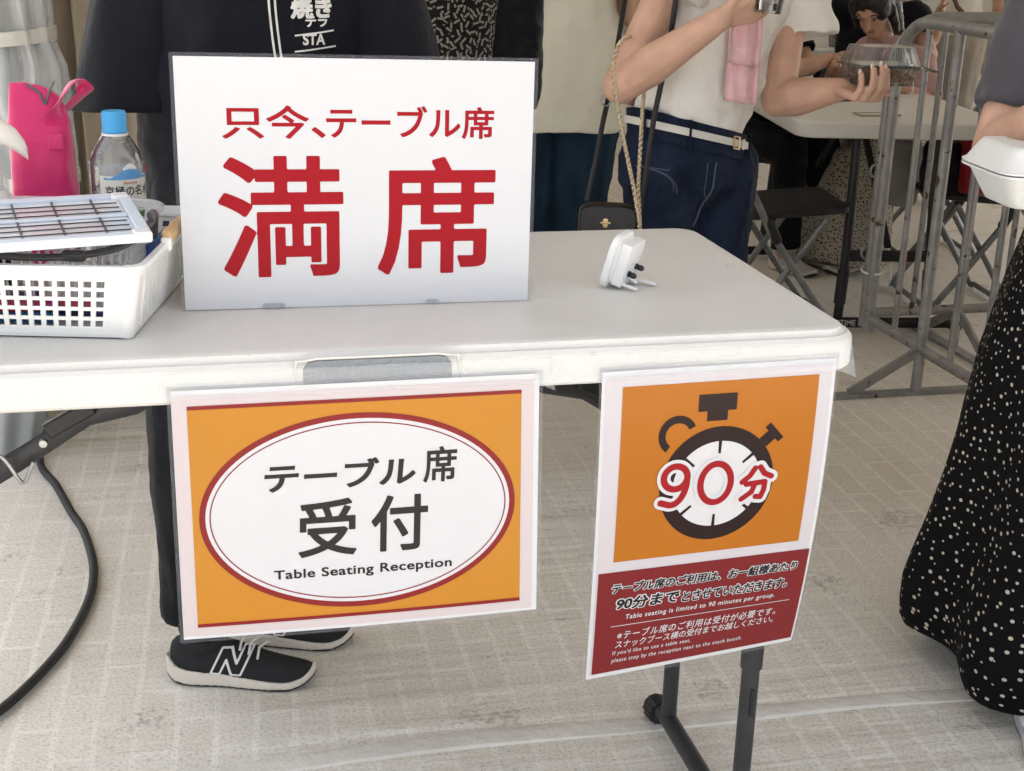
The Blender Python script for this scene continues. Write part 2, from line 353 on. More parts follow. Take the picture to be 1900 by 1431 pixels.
# gathered vinyl side curtain at the left, tied twice, and the beige curtain behind it
vin=mat('grey vinyl',(.34,.36,.365),.35,bump=[(9,.3)],var=(5,.12),coat=.3)
bei=mat('beige curtain',(.40,.335,.25),.75,bump=[(14,.3)],var=(4,.12),stretch=(1,1,.25))
clr=mat('clear window vinyl',(.55,.55,.53),.12,alpha=.35,spec=.8,bump=[(18,.8)])
band=mat('cream tie band',(.52,.50,.45),.6,bump=(60,.3))
def gathered(zs,seg=96,folds=13,amp=.16):
    R=[]
    for z,cx,cy,ra,rb,tw in zs:
        R.append([(cx+ra*(1+amp*math.sin(folds*t+tw)+.07*math.sin(5*t+2*tw))*math.cos(t),cy+rb*(1+amp*math.sin(folds*t+tw)+.07*math.sin(7*t))*math.sin(t),z) for t in np.arange(seg)*2*math.pi/seg])
    return R
vc=thing('vinyl_curtain','grey vinyl tent curtain gathered into a bundle with cream ties, far left','curtain',(-.66,2.1,0))
zs=[(.0,-.70,2.12,.075,.07,0),(.25,-.66,2.12,.09,.07,.2),(.5,-.62,2.12,.10,.075,.4),(.66,-.575,2.11,.085,.065,.6),(.72,-.565,2.11,.078,.06,.7),(.8,-.575,2.11,.095,.07,.8),(.93,-.60,2.11,.12,.08,1.),(1.0,-.595,2.11,.11,.075,1.1),(1.06,-.605,2.11,.09,.065,1.2),(1.15,-.615,2.11,.105,.08,1.3),(1.4,-.64,2.11,.13,.09,1.6),(2.5,-.65,2.11,.16,.1,2.)]
fz=[]
for (a,b_) in zip(zs[:-1],zs[1:]):
    for k in range(5): fz.append(tuple(np.array(a)+(np.array(b_)-np.array(a))*k/5))
G().loft(gathered(fz,folds=7,amp=.11)).build('curtain_sheet',vin,vc)
zc=[(z,x+.055,y-.025,ra*.62,rb*.8,t+1.5) for z,x,y,ra,rb,t in fz if .3<z<1.6]
G().loft(gathered(zc,folds=9)).build('window_panel',clr,vc)
for zz,cx,rr in ((.72,-.548,.092),(1.065,-.592,.106)):
    g=G(); g.loft([[(cx+rr*q*math.cos(t),2.105+rr*.78*q*math.sin(t),zz+dz+.01*math.cos(t)) for t in np.arange(40)*2*math.pi/40] for q,dz in ((.97,-.017),(1.,-.016),(1.,.016),(.97,.017))]); g.build('tie_band',band,vc)
bc=thing('beige_curtain','beige fabric curtain hanging in folds behind the grey vinyl bundle','curtain',(-.45,2.4,0))
R=[]
for i in range(90):
    u=i/89; x=-1.0+.95*u
    R.append([(x+.01*math.sin(z*3+i),2.36+.035*math.sin(i*.55+z*.6)+.012*math.sin(i*1.3),z) for z in np.linspace(0.02,2.5,14)])
G().loft(R,cap=False,closed=False).build('curtain_cloth',bei,bc,solid=.004)

# ------------------------------------------------------------------ the reception table
def rrect(hx,hy,r,cx=0,cy=0,n=8):
    P=[]
    for sx,sy,a0 in ((1,1,0),(-1,1,90),(-1,-1,180),(1,-1,270)):
        for k in range(n+1):
            a=rad(a0+90*k/n); P.append((cx+sx*(hx-r)+r*math.cos(a),cy+sy*(hy-r)+r*math.sin(a)))
    return P
plastic=mat('white table plastic',(.61,.595,.56),.42,bump=[(380,.30),(4,.05)],var=(6,.035),spec=.4,spots=(30,.715,(.50,.46,.40)))
dark=mat('charcoal coated steel',(.028,.028,.03),.42,bump=(200,.15),var=(30,.2))
black=mat('black plastic',(.012,.012,.013),.4,bump=(150,.1))
def folding_table(name,label,cat,cx,y0,hx,hy,zt,r=.05):
    t=thing(name,label,cat,(cx,y0+hy,0)); g=G(); R=[]
    for ins,dz in ((.012,-.050),(.004,-.052),(.0,-.048),(.0,-.020),(.0015,-.013),(.006,-.0085),(.011,-.0085),(.0135,-.006),(.0155,-.0015),(.019,0),(.026,.0004),(.034,0)):
        R.append([(x,y,zt+dz) for x,y in rrect(hx-ins,hy-ins,max(.005,r-ins),cx,y0+hy)])
    g.loft(R); g.build('table_top',plastic,t,angle=25)
    return t
tab=folding_table('folding_table','white plastic folding table in front with signs taped to its edge','table',0,0,.61,.305,.90)
def table_leg_frame(t,x,y0,y1,zt,top_in,brace):
    G().tube([(x,y0+.01,.02),(x,y0+.05,.034),(x,y1-.05,.034),(x,y1-.01,.02)],.0155).build('foot_bar',dark,t)
    for yy,dy in ((y0,-1),(y1,1)):
        g=G(); g.cyl((x,yy-dy*.03,.024),(x,yy+dy*.006,.02),.021,.023,12)
        for k in range(12):
            a=k*math.pi/6; g.capsule((x+.021*math.cos(a),yy-dy*.028,.022+.021*math.sin(a)),(x+.022*math.cos(a),yy+dy*.004,.019+.022*math.sin(a)),.003,seg=6)
        g.build('foot_cap',black,t)
    for yy in (y0+.155,y1-.065):
        G().tube([(x,yy,.03),(x,yy,zt*.42),(x,yy,zt-.05)],[.0135,.0135,.0135]).build('leg',dark,t)
        G().cyl((x,yy,zt*.36),(x,yy,zt*.36+.5),.0165).build('leg_sleeve',dark,t)
        g=G(); g.box((x,yy-.0148,.27),(.006,.004,.045)); g.build('height_slot',black,t,bevel=.001)
    G().cyl((x,y0+.14,zt-.09),(x,y1-.05,zt-.09),.011).build('crossbar',dark,t)
lx=.592
table_leg_frame(tab,lx-.008,.035,.575,.90,.05,1)
table_leg_frame(tab,-lx+.008,.035,.575,.90,.05,1)
def brace(sx):
    pts=[(sx*.05,.31,.868),(sx*.20,.31,.790),(sx*.285,.31,.745),(sx*.345,.31,.728),(sx*.44,.31,.670),(sx*.58,.31,.585)]
    wd=[.012,.015,.017,.0125,.015,.013]
    br=G().tube(pts,wd,seg=14,flat=.35,up=(0,1,0)).build('folding_brace',dark,tab)
    p=V(*pts[3])+V(sx*.055,-.008,-.030)
    g=G(); g.lathe(p,[(0.0001,.004),(.005,.0035),(.006,0),(.006,-.01)],16,(V(1,0,0),V(0,0,1),V(0,-1,0))); g.build('rivet',steel,br)
    g=G(); c=V(*pts[4])+V(sx*.02,-.008,0)
    g.tube([c+V(.004*math.sin(a)+.003*k,-.012-.003*math.sin(a),.021*math.cos(a)) for k,a in enumerate(np.linspace(0,math.pi*1.6,18))],.0028,seg=8); g.build('lock_ring',steel,br)
    g=G(); g.box(V(*pts[3])+V(sx*.02,-.006,.002),(.07,.012,.022),(unit((sx,0,-.55)),V(0,1,0),unit((.55*sx,0,1)))); g.build('lock_bracket',black,br,bevel=.003)
brace(-1); brace(1)
# handle recess in the front apron, with a swollen lip around it
grey=mat('grey handle insert',(.20,.215,.23),.5,bump=(600,.5),var=(200,.12))
g=G(); hx0,hx1=-.083,.090
g.loft([[(hx0+a,-d,.852+.0) for a,d in ()] or [(hx0,-.0012,.850),(hx1,-.0012,.850),(hx1-.002,-.0012,.8845),(hx1-.008,-.0012,.8905),(hx1-.016,-.0012,.8925),(hx0+.016,-.0012,.8925),(hx0+.008,-.0012,.8905),(hx0+.002,-.0012,.8845)],
 [(hx0,.004,.850),(hx1,.004,.850),(hx1-.002,.004,.8845),(hx1-.008,.004,.8905),(hx1-.016,.004,.8925),(hx0+.016,.004,.8925),(hx0+.008,.004,.8905),(hx0+.002,.004,.8845)]])
hd=g.build('handle',grey,tab)
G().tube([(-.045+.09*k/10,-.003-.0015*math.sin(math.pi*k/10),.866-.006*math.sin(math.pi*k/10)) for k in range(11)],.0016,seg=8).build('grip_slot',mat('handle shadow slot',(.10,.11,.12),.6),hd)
g=G(); P=[(hx0-.012,.852),(hx0-.006,.8935),(hx0+.004,.8935),(hx0+.016,.8955),(hx1-.016,.8955),(hx1-.004,.8935),(hx1+.006,.8935),(hx1+.012,.852)]
g.tube([(x,-.0005,z) for x,z in P],.0017,seg=10); g.build('handle_rim',plastic,tab)
# moulded mark near the right rear of the top
g=G()
for k in range(3):
    g.tube([(.555+.012*k+.006*math.sin(a),.33+.045*a/3,.9001) for a in np.linspace(0,3,12)],.0009,seg=6)
g.build('moulded_mark',plastic,tab)

# ------------------------------------------------------------------ laminated signs
paper=mat('laminated paper',(.55,.55,.56),.35,coat=.12,bump=[(3,.10),(12,.04)],spec=.3)
film=mat('laminate film edge',(.3,.3,.32),.12,alpha=.10,spec=.7)
red=mat('red print',(.29,.004,.010),.3,coat=.10,spec=.13,bump=[(5,.06)])
dred=mat('dark red print',(.20,.012,.012),.3,coat=.10,spec=.13,bump=[(5,.06)])
ora=mat('orange print',(.45,.185,.018),.25,coat=.10,spec=.13,bump=[(5,.06)],var=(3,.05))
ora2=mat('deep orange print',(.38,.126,.012),.25,coat=.10,spec=.13,bump=[(5,.06)],var=(3,.05))
pink=mat('pale pink print',(.52,.45,.45),.25,coat=.10,spec=.13)
brown=mat('dark brown print',(.020,.010,.009),.3,coat=.10,spec=.13)
charc=mat('charcoal print',(.017,.013,.013),.3,coat=.10,spec=.13)
whitep=mat('white print',(.55,.54,.55),.25,coat=.10,spec=.13)
def sheet_of(root,fn,nx=1,ny=1,m=.0):
    "paper body with thickness and the clear film border"
    def solid(g,l,r,t,b,d0,d1):
        a=[fn(l+(r-l)*i/nx,t+(b-t)*j/ny,d1) for j in range(ny+1) for i in range(nx+1)]
        c=[fn(l+(r-l)*i/nx,t+(b-t)*j/ny,d0) for j in range(ny+1) for i in range(nx+1)]
        N=(nx+1)*(ny+1); f=[]
        for j in range(ny):
            for i in range(nx):
                q=(j*(nx+1)+i,(j+1)*(nx+1)+i,(j+1)*(nx+1)+i+1,j*(nx+1)+i+1); f.append(q); f.append(tuple(N+k for k in q[::-1]))
        ed=[i for i in range(nx+1)]+[j*(nx+1)+nx for j in range(1,ny+1)]+[ny*(nx+1)+i for i in range(nx-1,-1,-1)]+[j*(nx+1) for j in range(ny-1,0,-1)]
        for k in range(len(ed)):
            p,q=ed[k],ed[(k+1)%len(ed)]; f.append((p,q,N+q,N+p))
        g.add(a+c,f)
    g=G(); solid(g,0,1,0,1,-.0004,.0003); g.build('paper',paper,root,smooth=nx>1)
    g=G(); e=.011; e2=.015
    solid(g,-e,0,-e2,1+e2,-.0002,.0001); solid(g,1,1+e,-e2,1+e2,-.0002,.0001); solid(g,0,1,-e2,0,-.0002,.0001); solid(g,0,1,1,1+e2,-.0002,.0001)
    g.build('laminate_border',film,root,smooth=False)
# A: the full-house sign standing on the table
S1=thing('table_sign','laminated white sign with large red Japanese characters standing on the table','sign',(.01,.2,.9))
tl,tr_,br_,bl=V(-.208,.243,1.2045),V(.2365,.238,1.199),V(.224,.190,.9015),V(-.208,.200,.9015)
def fn1(s,t,lift):
    a=tl+(tr_-tl)*s; b_=bl+(br_-bl)*s; p=a+(b_-a)*t; nn=unit(np.cross(tr_-tl,tl-bl)); nn=nn if nn[1]<0 else -nn
    bow=.004*math.sin(math.pi*min(1,max(0,s)))*(1-t)
    return p+nn*(lift+bow)
sheet_of(S1,fn1,12,10)
g=G(); lay(g,'只今、',(.1225,.405,.187,.318),fn1,.0007,weight=.016,h=.012); lay(g,'テーブル席',(.407,.885,.186,.318),fn1,.0007,weight=.018,h=.012); g.build('small_lettering',red,S1,smooth=False)
g=G(); lay(g,'満',(.1035,.4525,.386,.874),fn1,.0007,weight=.015,h=.009); lay(g,'席',(.5505,.893,.392,.875),fn1,.0007,weight=.018,h=.009); g.build('large_lettering',red,S1,smooth=False)
acr=mat('clear acrylic',(.9,.92,.93),.04,trans=.9,ior=1.4)
g=G(); g.lathe((-.10,.213,.9),[(.0001,.0012),(.018,.0012),(.021,.003),(.021,.0055),(.018,.007),(.0001,.007)],32); g.build('stand_foot',acr,S1)
g=G(); g.lathe((.10,.212,.9),[(.0001,.0012),(.018,.0012),(.021,.003),(.021,.0055),(.018,.007),(.0001,.007)],32); g.build('stand_foot',acr,S1)
for x in(-.1,.1): G().bar((x,.222,.907),(x,.262,1.12),.012,.003,(0,1,0)).build('stand_back',acr,S1)
# B: landscape reception sign taped to the apron
S2=thing('reception_sign','landscape orange and white laminated sign with an oval, hanging from the table edge','sign',(-.02,-.01,.7))
def fn2(s,t,lift):
    ang=rad(3.1); y=-.006-.006*t-.004*math.sin(math.pi*s)*t
    return V(-.228+.42*s+.0,y-.297*t*math.sin(ang)-lift,.867+.004*s*0-.297*t*math.cos(ang))
sheet_of(S2,fn2,8,8)
g=G(); gridq(g,.0015,.985,.02,.988,fn2,.0007,8,8); g.build('print_area',pink,S2)
g=G(); gridq(g,.0395,.949,.061,.952,fn2,.0011,8,8); g.build('orange_panel',ora,S2)
for a_,b_ in ((.061,.0755),(.938,.952)): gridq(G(),.0395,.949,a_,b_,fn2,.0015,8,1).build('red_rule',dred,S2)
ec=(.4945,.515); er=(.4375,.397)
g=G(); annulus(g,ec,(er[0]-.0165,er[1]-.0225),er,fn2,.0015); g.build('oval_ring',dred,S2)
g=G(); annulus(g,ec,(.0001,.0001),(er[0]-.0165,er[1]-.0225),fn2,.0015,nr=6); g.build('oval_panel',whitep,S2)
g=G(); annulus(g,ec,(er[0]-.0305,er[1]-.0415),(er[0]-.0272,er[1]-.037),fn2,.0019); g.build('oval_rule',dred,S2)
g=G(); lay(g,'テーブル',(.2344,.648,.300,.417),fn2,.0019,weight=.026,shear=.08,h=.012); lay(g,'席',(.669,.766,.2715,.4167),fn2,.0019,weight=.018,shear=.04,h=.012)
lay(g,'受',(.3195,.4795,.457,.692),fn2,.0019,weight=.017,shear=.03,h=.011); lay(g,'付',(.5225,.6825,.459,.691),fn2,.0019,weight=.017,shear=.03,h=.011); g.build('japanese_lettering',charc,S2,smooth=False)
g=G(); lay(g,'Table Seating Reception',(.2508,.749,.7365,.7865),fn2,.0019,weight=.022,spacing=1.06,h=.016); g.build('english_lettering',charc,S2,smooth=False)
# C: portrait time-limit sign whose foot swings back under the table
S3=thing('time_limit_sign','portrait laminated sign with an orange stopwatch panel, hanging and curling at its foot','sign',(.42,0,.66))
q3=[0.2689,0.8646,0.0188,0.0081,-0.0161,0.1993,0.0787,-0.0045]
def fn3(s,t,lift):
    x0,z0,yaw,rot,a,b_,c,y0=q3; W,H=.303,.426; n_=20; k=(np.arange(n_)+.5)/n_*t
    th=a+b_*k+c*k*(s-.5)*2; yb=np.sum(np.sin(th))*t/n_*H; zb=-np.sum(np.cos(th))*t/n_*H
    lx_=W*s*math.cos(rot); te=a+b_*t+c*t*(s-.5)*2
    return V(x0+lx_*math.cos(yaw)-math.sin(rot)*zb, y0+yb+lx_*math.sin(yaw)-lift*math.cos(te)-.002, z0+W*s*math.sin(rot)+zb-lift*math.sin(te))
sheet_of(S3,fn3,10,24)
g=G(); gridq(g,.015,.985,.014,.986,fn3,.0007,10,24); g.build('print_area',mat('pale lilac print',(.50,.46,.48),.25,coat=.15,spec=.3),S3)
g=G(); gridq(g,.086,.928,.0465,.5955,fn3,.0012,10,18); g.build('orange_panel',ora2,S3)
g=G(); gridq(g,.024,.990,.6295,.984,fn3,.0012,10,14); g.build('red_panel',mat('brick red print',(.165,.017,.018),.3,coat=.12,spec=.13,bump=[(5,.06)]),S3)
mm=lambda s,t,l: fn3(s/303.,t/426.,l)          # millimetres on the sheet
cx,cy=156,157
wt=S3
g=G(); annulus(g,(cx,cy),(58.5,58.5),(76,78),mm,.0017,nr=2)
gridq(g,124,174,36,58,mm,.0017,6,4); gridq(g,136,163,58,71,mm,.0017,4,2)
u_=unit((.74,-.67)); v_=unit((.67,.74))
for (a0,a1,b0,b1) in ((92,101,-14,14),(77,92,-7.5,7.5)):
    c4=[(cx+u_[0]*a+v_[0]*b_,cy+u_[1]*a+v_[1]*b_) for a,b_ in ((a0,b0),(a1,b0),(a1,b1),(a0,b1))]
    g.add([mm(*p,.0017) for p in c4],[(0,1,2,3)])
annulus(g,(99.5,87),(16,16),(25,26),mm,.0017,seg=40,a0=rad(125),a1=rad(335))
g.build('stopwatch_graphic',brown,wt,smooth=False)
g=G(); annulus(g,(cx,cy),(.01,.01),(58.5,58.5),mm,.0017,nr=8); g.build('stopwatch_face',whitep,wt,smooth=False)
for a in (0,50,130,180,230,310):
    ax=(math.sin(rad(a)),-math.cos(rad(a))); px_=(-ax[1],ax[0])
    g=G(); g.add([mm(cx+ax[0]*d+px_[0]*e,cy+ax[1]*d+px_[1]*e,.0021) for d,e in ((42,-1.6),(58.6,-2.2),(58.6,2.2),(42,1.6))],[(0,1,2,3)]); g.build('stopwatch_tick',brown,wt,smooth=False)
el=lambda cx_,cy_,rx,ry,a0,a1,n_=40:[(cx_+rx*math.cos(a),cy_+ry*math.sin(a)) for a in np.linspace(rad(a0),rad(a1),n_)]
nine=[el(100,143,15.5,15.5,0,360),[(115.5,143)]+el(96,146,19.6,34,0,100)[5:]+[(82.5,176)]]
zero=[el(154,155,20.3,26.5,0,360)]
fun=[[(206,139),(200,149),(190,157)],[(213,138),(219,147),(229,152)],[(196,160.5),(221,159),(220.5,170),(217,180),(210,179)],[(208,160),(204,172),(191,181)]]
al=nine+zero+fun
g=G(); march(g,strokes(al,17.5),72,242,112,194,.8,mm,.0026); g.build('number_outline',whitep,wt,smooth=False)
g=G(); march(g,strokes(nine+zero,8.6),72,182,112,194,.45,mm,.0031); march(g,strokes(fun,7.4),182,242,112,194,.45,mm,.0031); g.build('number_lettering',mat('deep red print',(.28,.010,.014),.3,coat=.1,spec=.13),wt,smooth=False)
for grow,off,mt,lift,nm in ((.065,.028,whitep,.0016,'notice_outline'),(0,.028,charc,.0021,'notice_lettering')):
    g=G(); lay(g,'テーブル席のご利用は、お一組様あたり',(.088,.944,.668,.7025),fn3,lift,weight=off,shear=.15,grow=grow,h=.026)
    lay(g,'90分まで',(.114,.398,.719,.762),fn3,lift,weight=off,shear=.15,grow=grow,h=.026); lay(g,'とさせていただきます。',(.412,.908,.728,.765),fn3,lift,weight=off,shear=.15,grow=grow,h=.026)
    g.build(nm,mt,S3,smooth=False)
g=G(); lay(g,'Table seating is limited to 90 minutes per group.',(.159,.859,.781,.803),fn3,.0017,weight=.012,shear=.12,h=.03,spacing=1.12)
gridq(g,.095,.937,.8175,.8195,fn3,.0017,10,1)
lay(g,'※テーブル席のご利用は受付が必要です。',(.128,.879,.839,.869),fn3,.0017,weight=.006,shear=.15,h=.03,spacing=1.1)
lay(g,'スナックブース横の受付までお越しください。',(.122,.874,.8725,.9005),fn3,.0017,weight=.006,shear=.15,h=.03)
lay(g,"If you'd like to use a table seat,",(.113,.478,.909,.9275),fn3,.0017,weight=.006,shear=.12,h=.035,spacing=1.1)
lay(g,'please stop by the reception next to the snack booth.',(.111,.733,.936,.9555),fn3,.0017,weight=.006,shear=.12,h=.035,spacing=1.1)
g.build('white_lettering',whitep,S3,smooth=False)
# clear tape
tape=mat('clear tape',(.78,.80,.82),.18,alpha=.12,spec=.8,bump=[(30,.6),(8,.6)])
def tape_strip(label,x0,x1,zt,zb,curl):
    R=[]; N=40
    for i in range(N+1):
        u=i/N; x=x0+(x1-x0)*u; row=[]
        for k in range(9):
            w_=k/8; z=zt+(zb-zt)*w_+.0005*math.sin(x*60+k)
            y=-.0030-.0006*abs(math.sin(x*23+k*.7))-.008*max(0,w_-.35)
            if u>1-curl: c=(u-(1-curl))/curl; y-=.014*c*c*(w_+.15); z-=.004*c*w_
            row.append((x,y,z))
        R.append(row)
    o=G().loft(R,cap=False,closed=False).build('clear_tape',tape,None,solid=.0006); tag(o,label,'tape','tape holding the signs')
tape_strip('wrinkled clear tape strip above the oval sign, over the grey handle',-.240,.207,.886,.855,.05)
tape_strip('clear tape strip above the stopwatch sign, peeling at the table corner',.205,.588,.886,.853,.045)
# ------------------------------------------------------------------ people
skin=mat('skin',(.53,.32,.23),.5,bump=[(60,.12),(260,.2)],var=(16,.12),spec=.35)
skin2=mat('warm skin',(.49,.285,.195),.5,bump=[(60,.12),(260,.2)],var=(16,.12),spec=.35)
hairm=mat('dark hair',(.014,.011,.010),.45,bump=(90,.8),stretch=(1,1,.1))
eyew=mat('eye white',(.28,.25,.23),.4); iris=mat('dark iris',(.015,.01,.008),.15); lipm=mat('lips',hexc('#a06a5c'),.45)
nailm=mat('pale nail polish',(.75,.62,.58),.15,coat=.5)
def dirs(a): a=rad(a); return V(math.sin(a),-math.cos(a),0),V(math.cos(a),math.sin(a),0),V(0,0,1)   # forward, person's left, up
def stand(x,y,a,H,spread=.085):
    f,l,u=dirs(a); c=V(x,y,0); J=dict(f=f,l=l,u=u,H=H,c=c)
    J['pel']=c+u*.53*H; J['chest']=c+u*.73*H; J['neck']=c+u*.835*H-f*.01; J['head']=c+u*.925*H+f*.015
    for s,k in((1,'L'),(-1,'R')):
        J['sh'+k]=c+u*.805*H+l*s*.112*H; J['el'+k]=c+u*.625*H+l*s*.15*H; J['wr'+k]=c+u*.48*H+l*s*.155*H+f*.05
        J['hip'+k]=c+u*.51*H+l*s*.055*H; J['kn'+k]=c+u*.28*H+l*s*spread+f*.012; J['an'+k]=c+u*.045*H+l*s*spread
        J['toe'+k]=c+u*.02+l*s*(spread+.02)+f*.15
    return J
def sit(x,y,a,H,zs=.45,lean=.05,reach=.42):
    f,l,u=dirs(a); J=stand(x,y,a,H); dz=zs+.08-.53*H
    for k in ('pel','chest','neck','head','shL','shR','elL','elR','wrL','wrR'): J[k]=J[k]+u*dz
    J['chest']=J['chest']+f*lean; J['neck']=J['neck']+f*lean*1.6; J['head']=J['head']+f*lean*2.2
    for s,k in((1,'L'),(-1,'R')):
        J['sh'+k]=J['sh'+k]+f*lean*1.5
        J['hip'+k]=J['c']+u*(zs+.06)+l*s*.085; J['kn'+k]=J['c']+u*(zs+.05)+l*s*.1+f*reach; J['an'+k]=J['c']+u*.075+l*s*.1+f*(reach+.02); J['toe'+k]=J['an'+k]-u*.055+f*.14
    return J
def orings(J,prof,n=28,rip=0,nf=9):
    "rings round the trunk: (z fraction between pel..neck path or absolute point, half width, half depth)"
    R=[]
    for c,a,b in prof:
        c=V(*c); R.append([c+J['l']*a*(1+rip*math.sin(nf*t))*math.cos(t)+J['f']*b*(1+rip*math.sin(nf*t))*math.sin(t) for t in np.arange(n)*2*math.pi/n])
    return R
def hand_prims(g,w,d,n,side,curl=(.25,.35,.3),thumb=1.,sc_=1.,spread=.03,fingers=True):
    "palm, four unequal fingers and a thumb; d fingers' direction, n the way the palm faces, side +1/-1 picks the thumb side; returns fingertip frames"
    w=V(*w); d=unit(d); n=unit(n-d*np.dot(n,d)) ; t=np.cross(d,n)*side; tips=[]
    off=(.027,.009,-.009,-.0265); ln=(.070,.078,.072,.056); pl=(.088,.090,.086,.078)
    for k in range(4):
        b=w+(d*pl[k]+t*off[k])*sc_; g.capsule(w+t*off[k]*.55*sc_,b,.0125*sc_,.0105*sc_,seg=8)
        dd=unit(d+t*off[k]*spread*40); nn=n; p=b; a=0
        for j,(fr,r0,r1) in enumerate(((.45,.0088,.0082),(.30,.0082,.0075),(.25,.0075,.0066))):
            a+=curl[j] if k<3 else curl[j]*1.05
            v=dd*math.cos(a)+nn*math.sin(a); q=p+v*ln[k]*fr*sc_; g.capsule(p,q,r0*sc_,r1*sc_,seg=8); p=q
        tips.append((p,v,np.cross(v,np.cross(dd,nn))))
    b=w+(d*.025+t*.030)*sc_; g.capsule(w+d*.01+t*.012,b,.014*sc_,.012*sc_,seg=8)
    v=unit(d*.75+t*.75+n*.35*thumb); m=b+v*.036*sc_; g.capsule(b,m,.0115*sc_,.0095*sc_,seg=8)
    v=unit(d*.9+t*.25+n*.6*thumb); q=m+v*.030*sc_; g.capsule(m,q,.0092*sc_,.0075*sc_,seg=8); tips.append((q,v,np.cross(v,np.cross(d,n))))
    return tips
def body(root,J,sk,voxel=.007,hands=None,arms=(.043,.036,.034,.024),flat_head=False):
    g=G(); H=J['H']; f,l,u=J['f'],J['l'],J['u']; k=H/1.65
    P,Cc,N=J['pel'],J['chest'],J['neck']
    g.loft(orings(J,[(P-u*.10*k,.08*k,.07*k),(P,.155*k,.105*k),(P+(Cc-P)*.45,.118*k,.085*k),(Cc,.145*k,.10*k),(Cc+(N-Cc)*.6,.15*k,.08*k),(N-u*.01,.06*k,.05*k)]))
    hc=J['head']; f,l,u=J.get('hf',f),J.get('hl',l),J.get('hu',u); g.capsule(N-J['u']*.03,hc-u*.04-f*.015,.050*k,.046*k)
    g.ell(hc+u*.025*k-f*.012*k,(.076*k,.095*k,.092*k),(l,f,u)); g.ell(hc-u*.045*k+f*.022*k,(.056*k,.066*k,.066*k),(l,f,u)); g.ell(hc-u*.095*k+f*.06*k,(.024*k,.022*k,.02*k),(l,f,u))
    g.capsule(hc+f*.086*k+u*.015*k,hc+f*.104*k-u*.028*k,.009*k,.013*k,8)
    for s in(1,-1):
        g.ell(hc+l*s*.077*k-u*.012*k-f*.01*k,(.010*k,.018*k,.030*k),(l,f,u),10,8)
        g.capsule(hc+l*s*.014*k+f*.088*k+u*.033*k,hc+l*s*.052*k+f*.073*k+u*.031*k,.008*k,.007*k,8)
    hf_,hl_,hu_=f,l,u; f,l,u=J['f'],J['l'],J['u']; hands=hands or {}; tips={}
    for s,q in((1,'L'),(-1,'R')):
        g.capsule(J['sh'+q]-l*s*.02,J['sh'+q],.055*k,.05*k); g.capsule(J['sh'+q],J['el'+q],arms[0]*k,arms[1]*k); e=J['el'+q]; w_=J['wr'+q]
        g.capsule(e,e+(w_-e)*.3,arms[1]*k,(arms[2]+.004)*k); g.capsule(e+(w_-e)*.3,w_,(arms[2]+.004)*k,arms[3]*k)
        dflt=dict(d=unit(w_-e),n=l*-s+f*.2,curl=(.35,.45,.35))
        h=hands.get(q,dflt); tips[q]=hand_prims(g,w_,h['d'],V(*h['n']),h.get('side',s),h.get('curl',(.3,.4,.3)),h.get('thumb',1.),sc_=h.get('sc',1.)*k,spread=h.get('spread',.03))
        g.capsule(J['hip'+q],J['kn'+q],.08*k,.054*k); g.capsule(J['kn'+q],J['an'+q],.053*k,.036*k); g.capsule(J['an'+q],J['an'+q]-u*.035,.034*k,.028*k)
    b=g.build('body',sk,root,voxel=voxel,sm=5); f,l,u=hf_,hl_,hu_
    for s in(1,-1):
        e=G(); e.ell(hc+l*s*.032*k+f*.074*k+u*.012*k,(.0115*k,.0118*k,.0040*k),(l,f,u),12,8); eb=e.build('eye',eyew,root)
        e=G(); e.ell(hc+l*s*.032*k+f*.0845*k+u*.012*k,(.0055*k,.0028*k,.0040*k),(l,f,u),10,6); e.build('iris',iris,eb)
        e=G(); e.tube([hc+l*s*(.016+.036*i/6)*k+f*(.086-.014*(i/6)**2)*k+u*(.033+.006*math.sin(i/6*3.1))*k for i in range(7)],.003*k,6); e.build('eyebrow',hairm,root)
    e=G(); e.capsule(hc-l*.018*k+f*.082*k-u*.058*k,hc+l*.018*k+f*.082*k-u*.058*k,.007*k,seg=8); e.build('mouth',lipm,root)
    return tips
def hair(root,J,style='short'):
    g=G(); k=J['H']/1.65; f,l,u=J.get('hf',J['f']),J.get('hl',J['l']),J.get('hu',J['u']); hc=J['head']
    g.ell(hc+u*.045*k-f*.022*k,(.088*k,.102*k,.090*k),(l,f,u)); g.ell(hc-u*.01*k-f*.055*k,(.083*k,.062*k,.085*k),(l,f,u))
    for s in(1,-1): g.ell(hc+u*.03*k+l*s*.055*k+f*.035*k,(.035*k,.045*k,.05*k),(l,f,u))
    if style=='long':
        for s in(-1,0,1): g.capsule(hc-f*.075*k+l*s*.045*k,hc-f*.10*k-u*.26*k+l*s*.05*k,.05*k,.028*k)
        for s in(1,-1): g.capsule(hc+l*s*.078*k,hc+l*s*.085*k-u*.12*k,.025*k,.018*k)
    if style=='bun': g.ell(hc-f*.12*k+u*.03*k,(.045*k,.045*k,.045*k),(l,f,u))
    g.build('hair',hairm,root,voxel=.008,disp=[(.02,.012)])
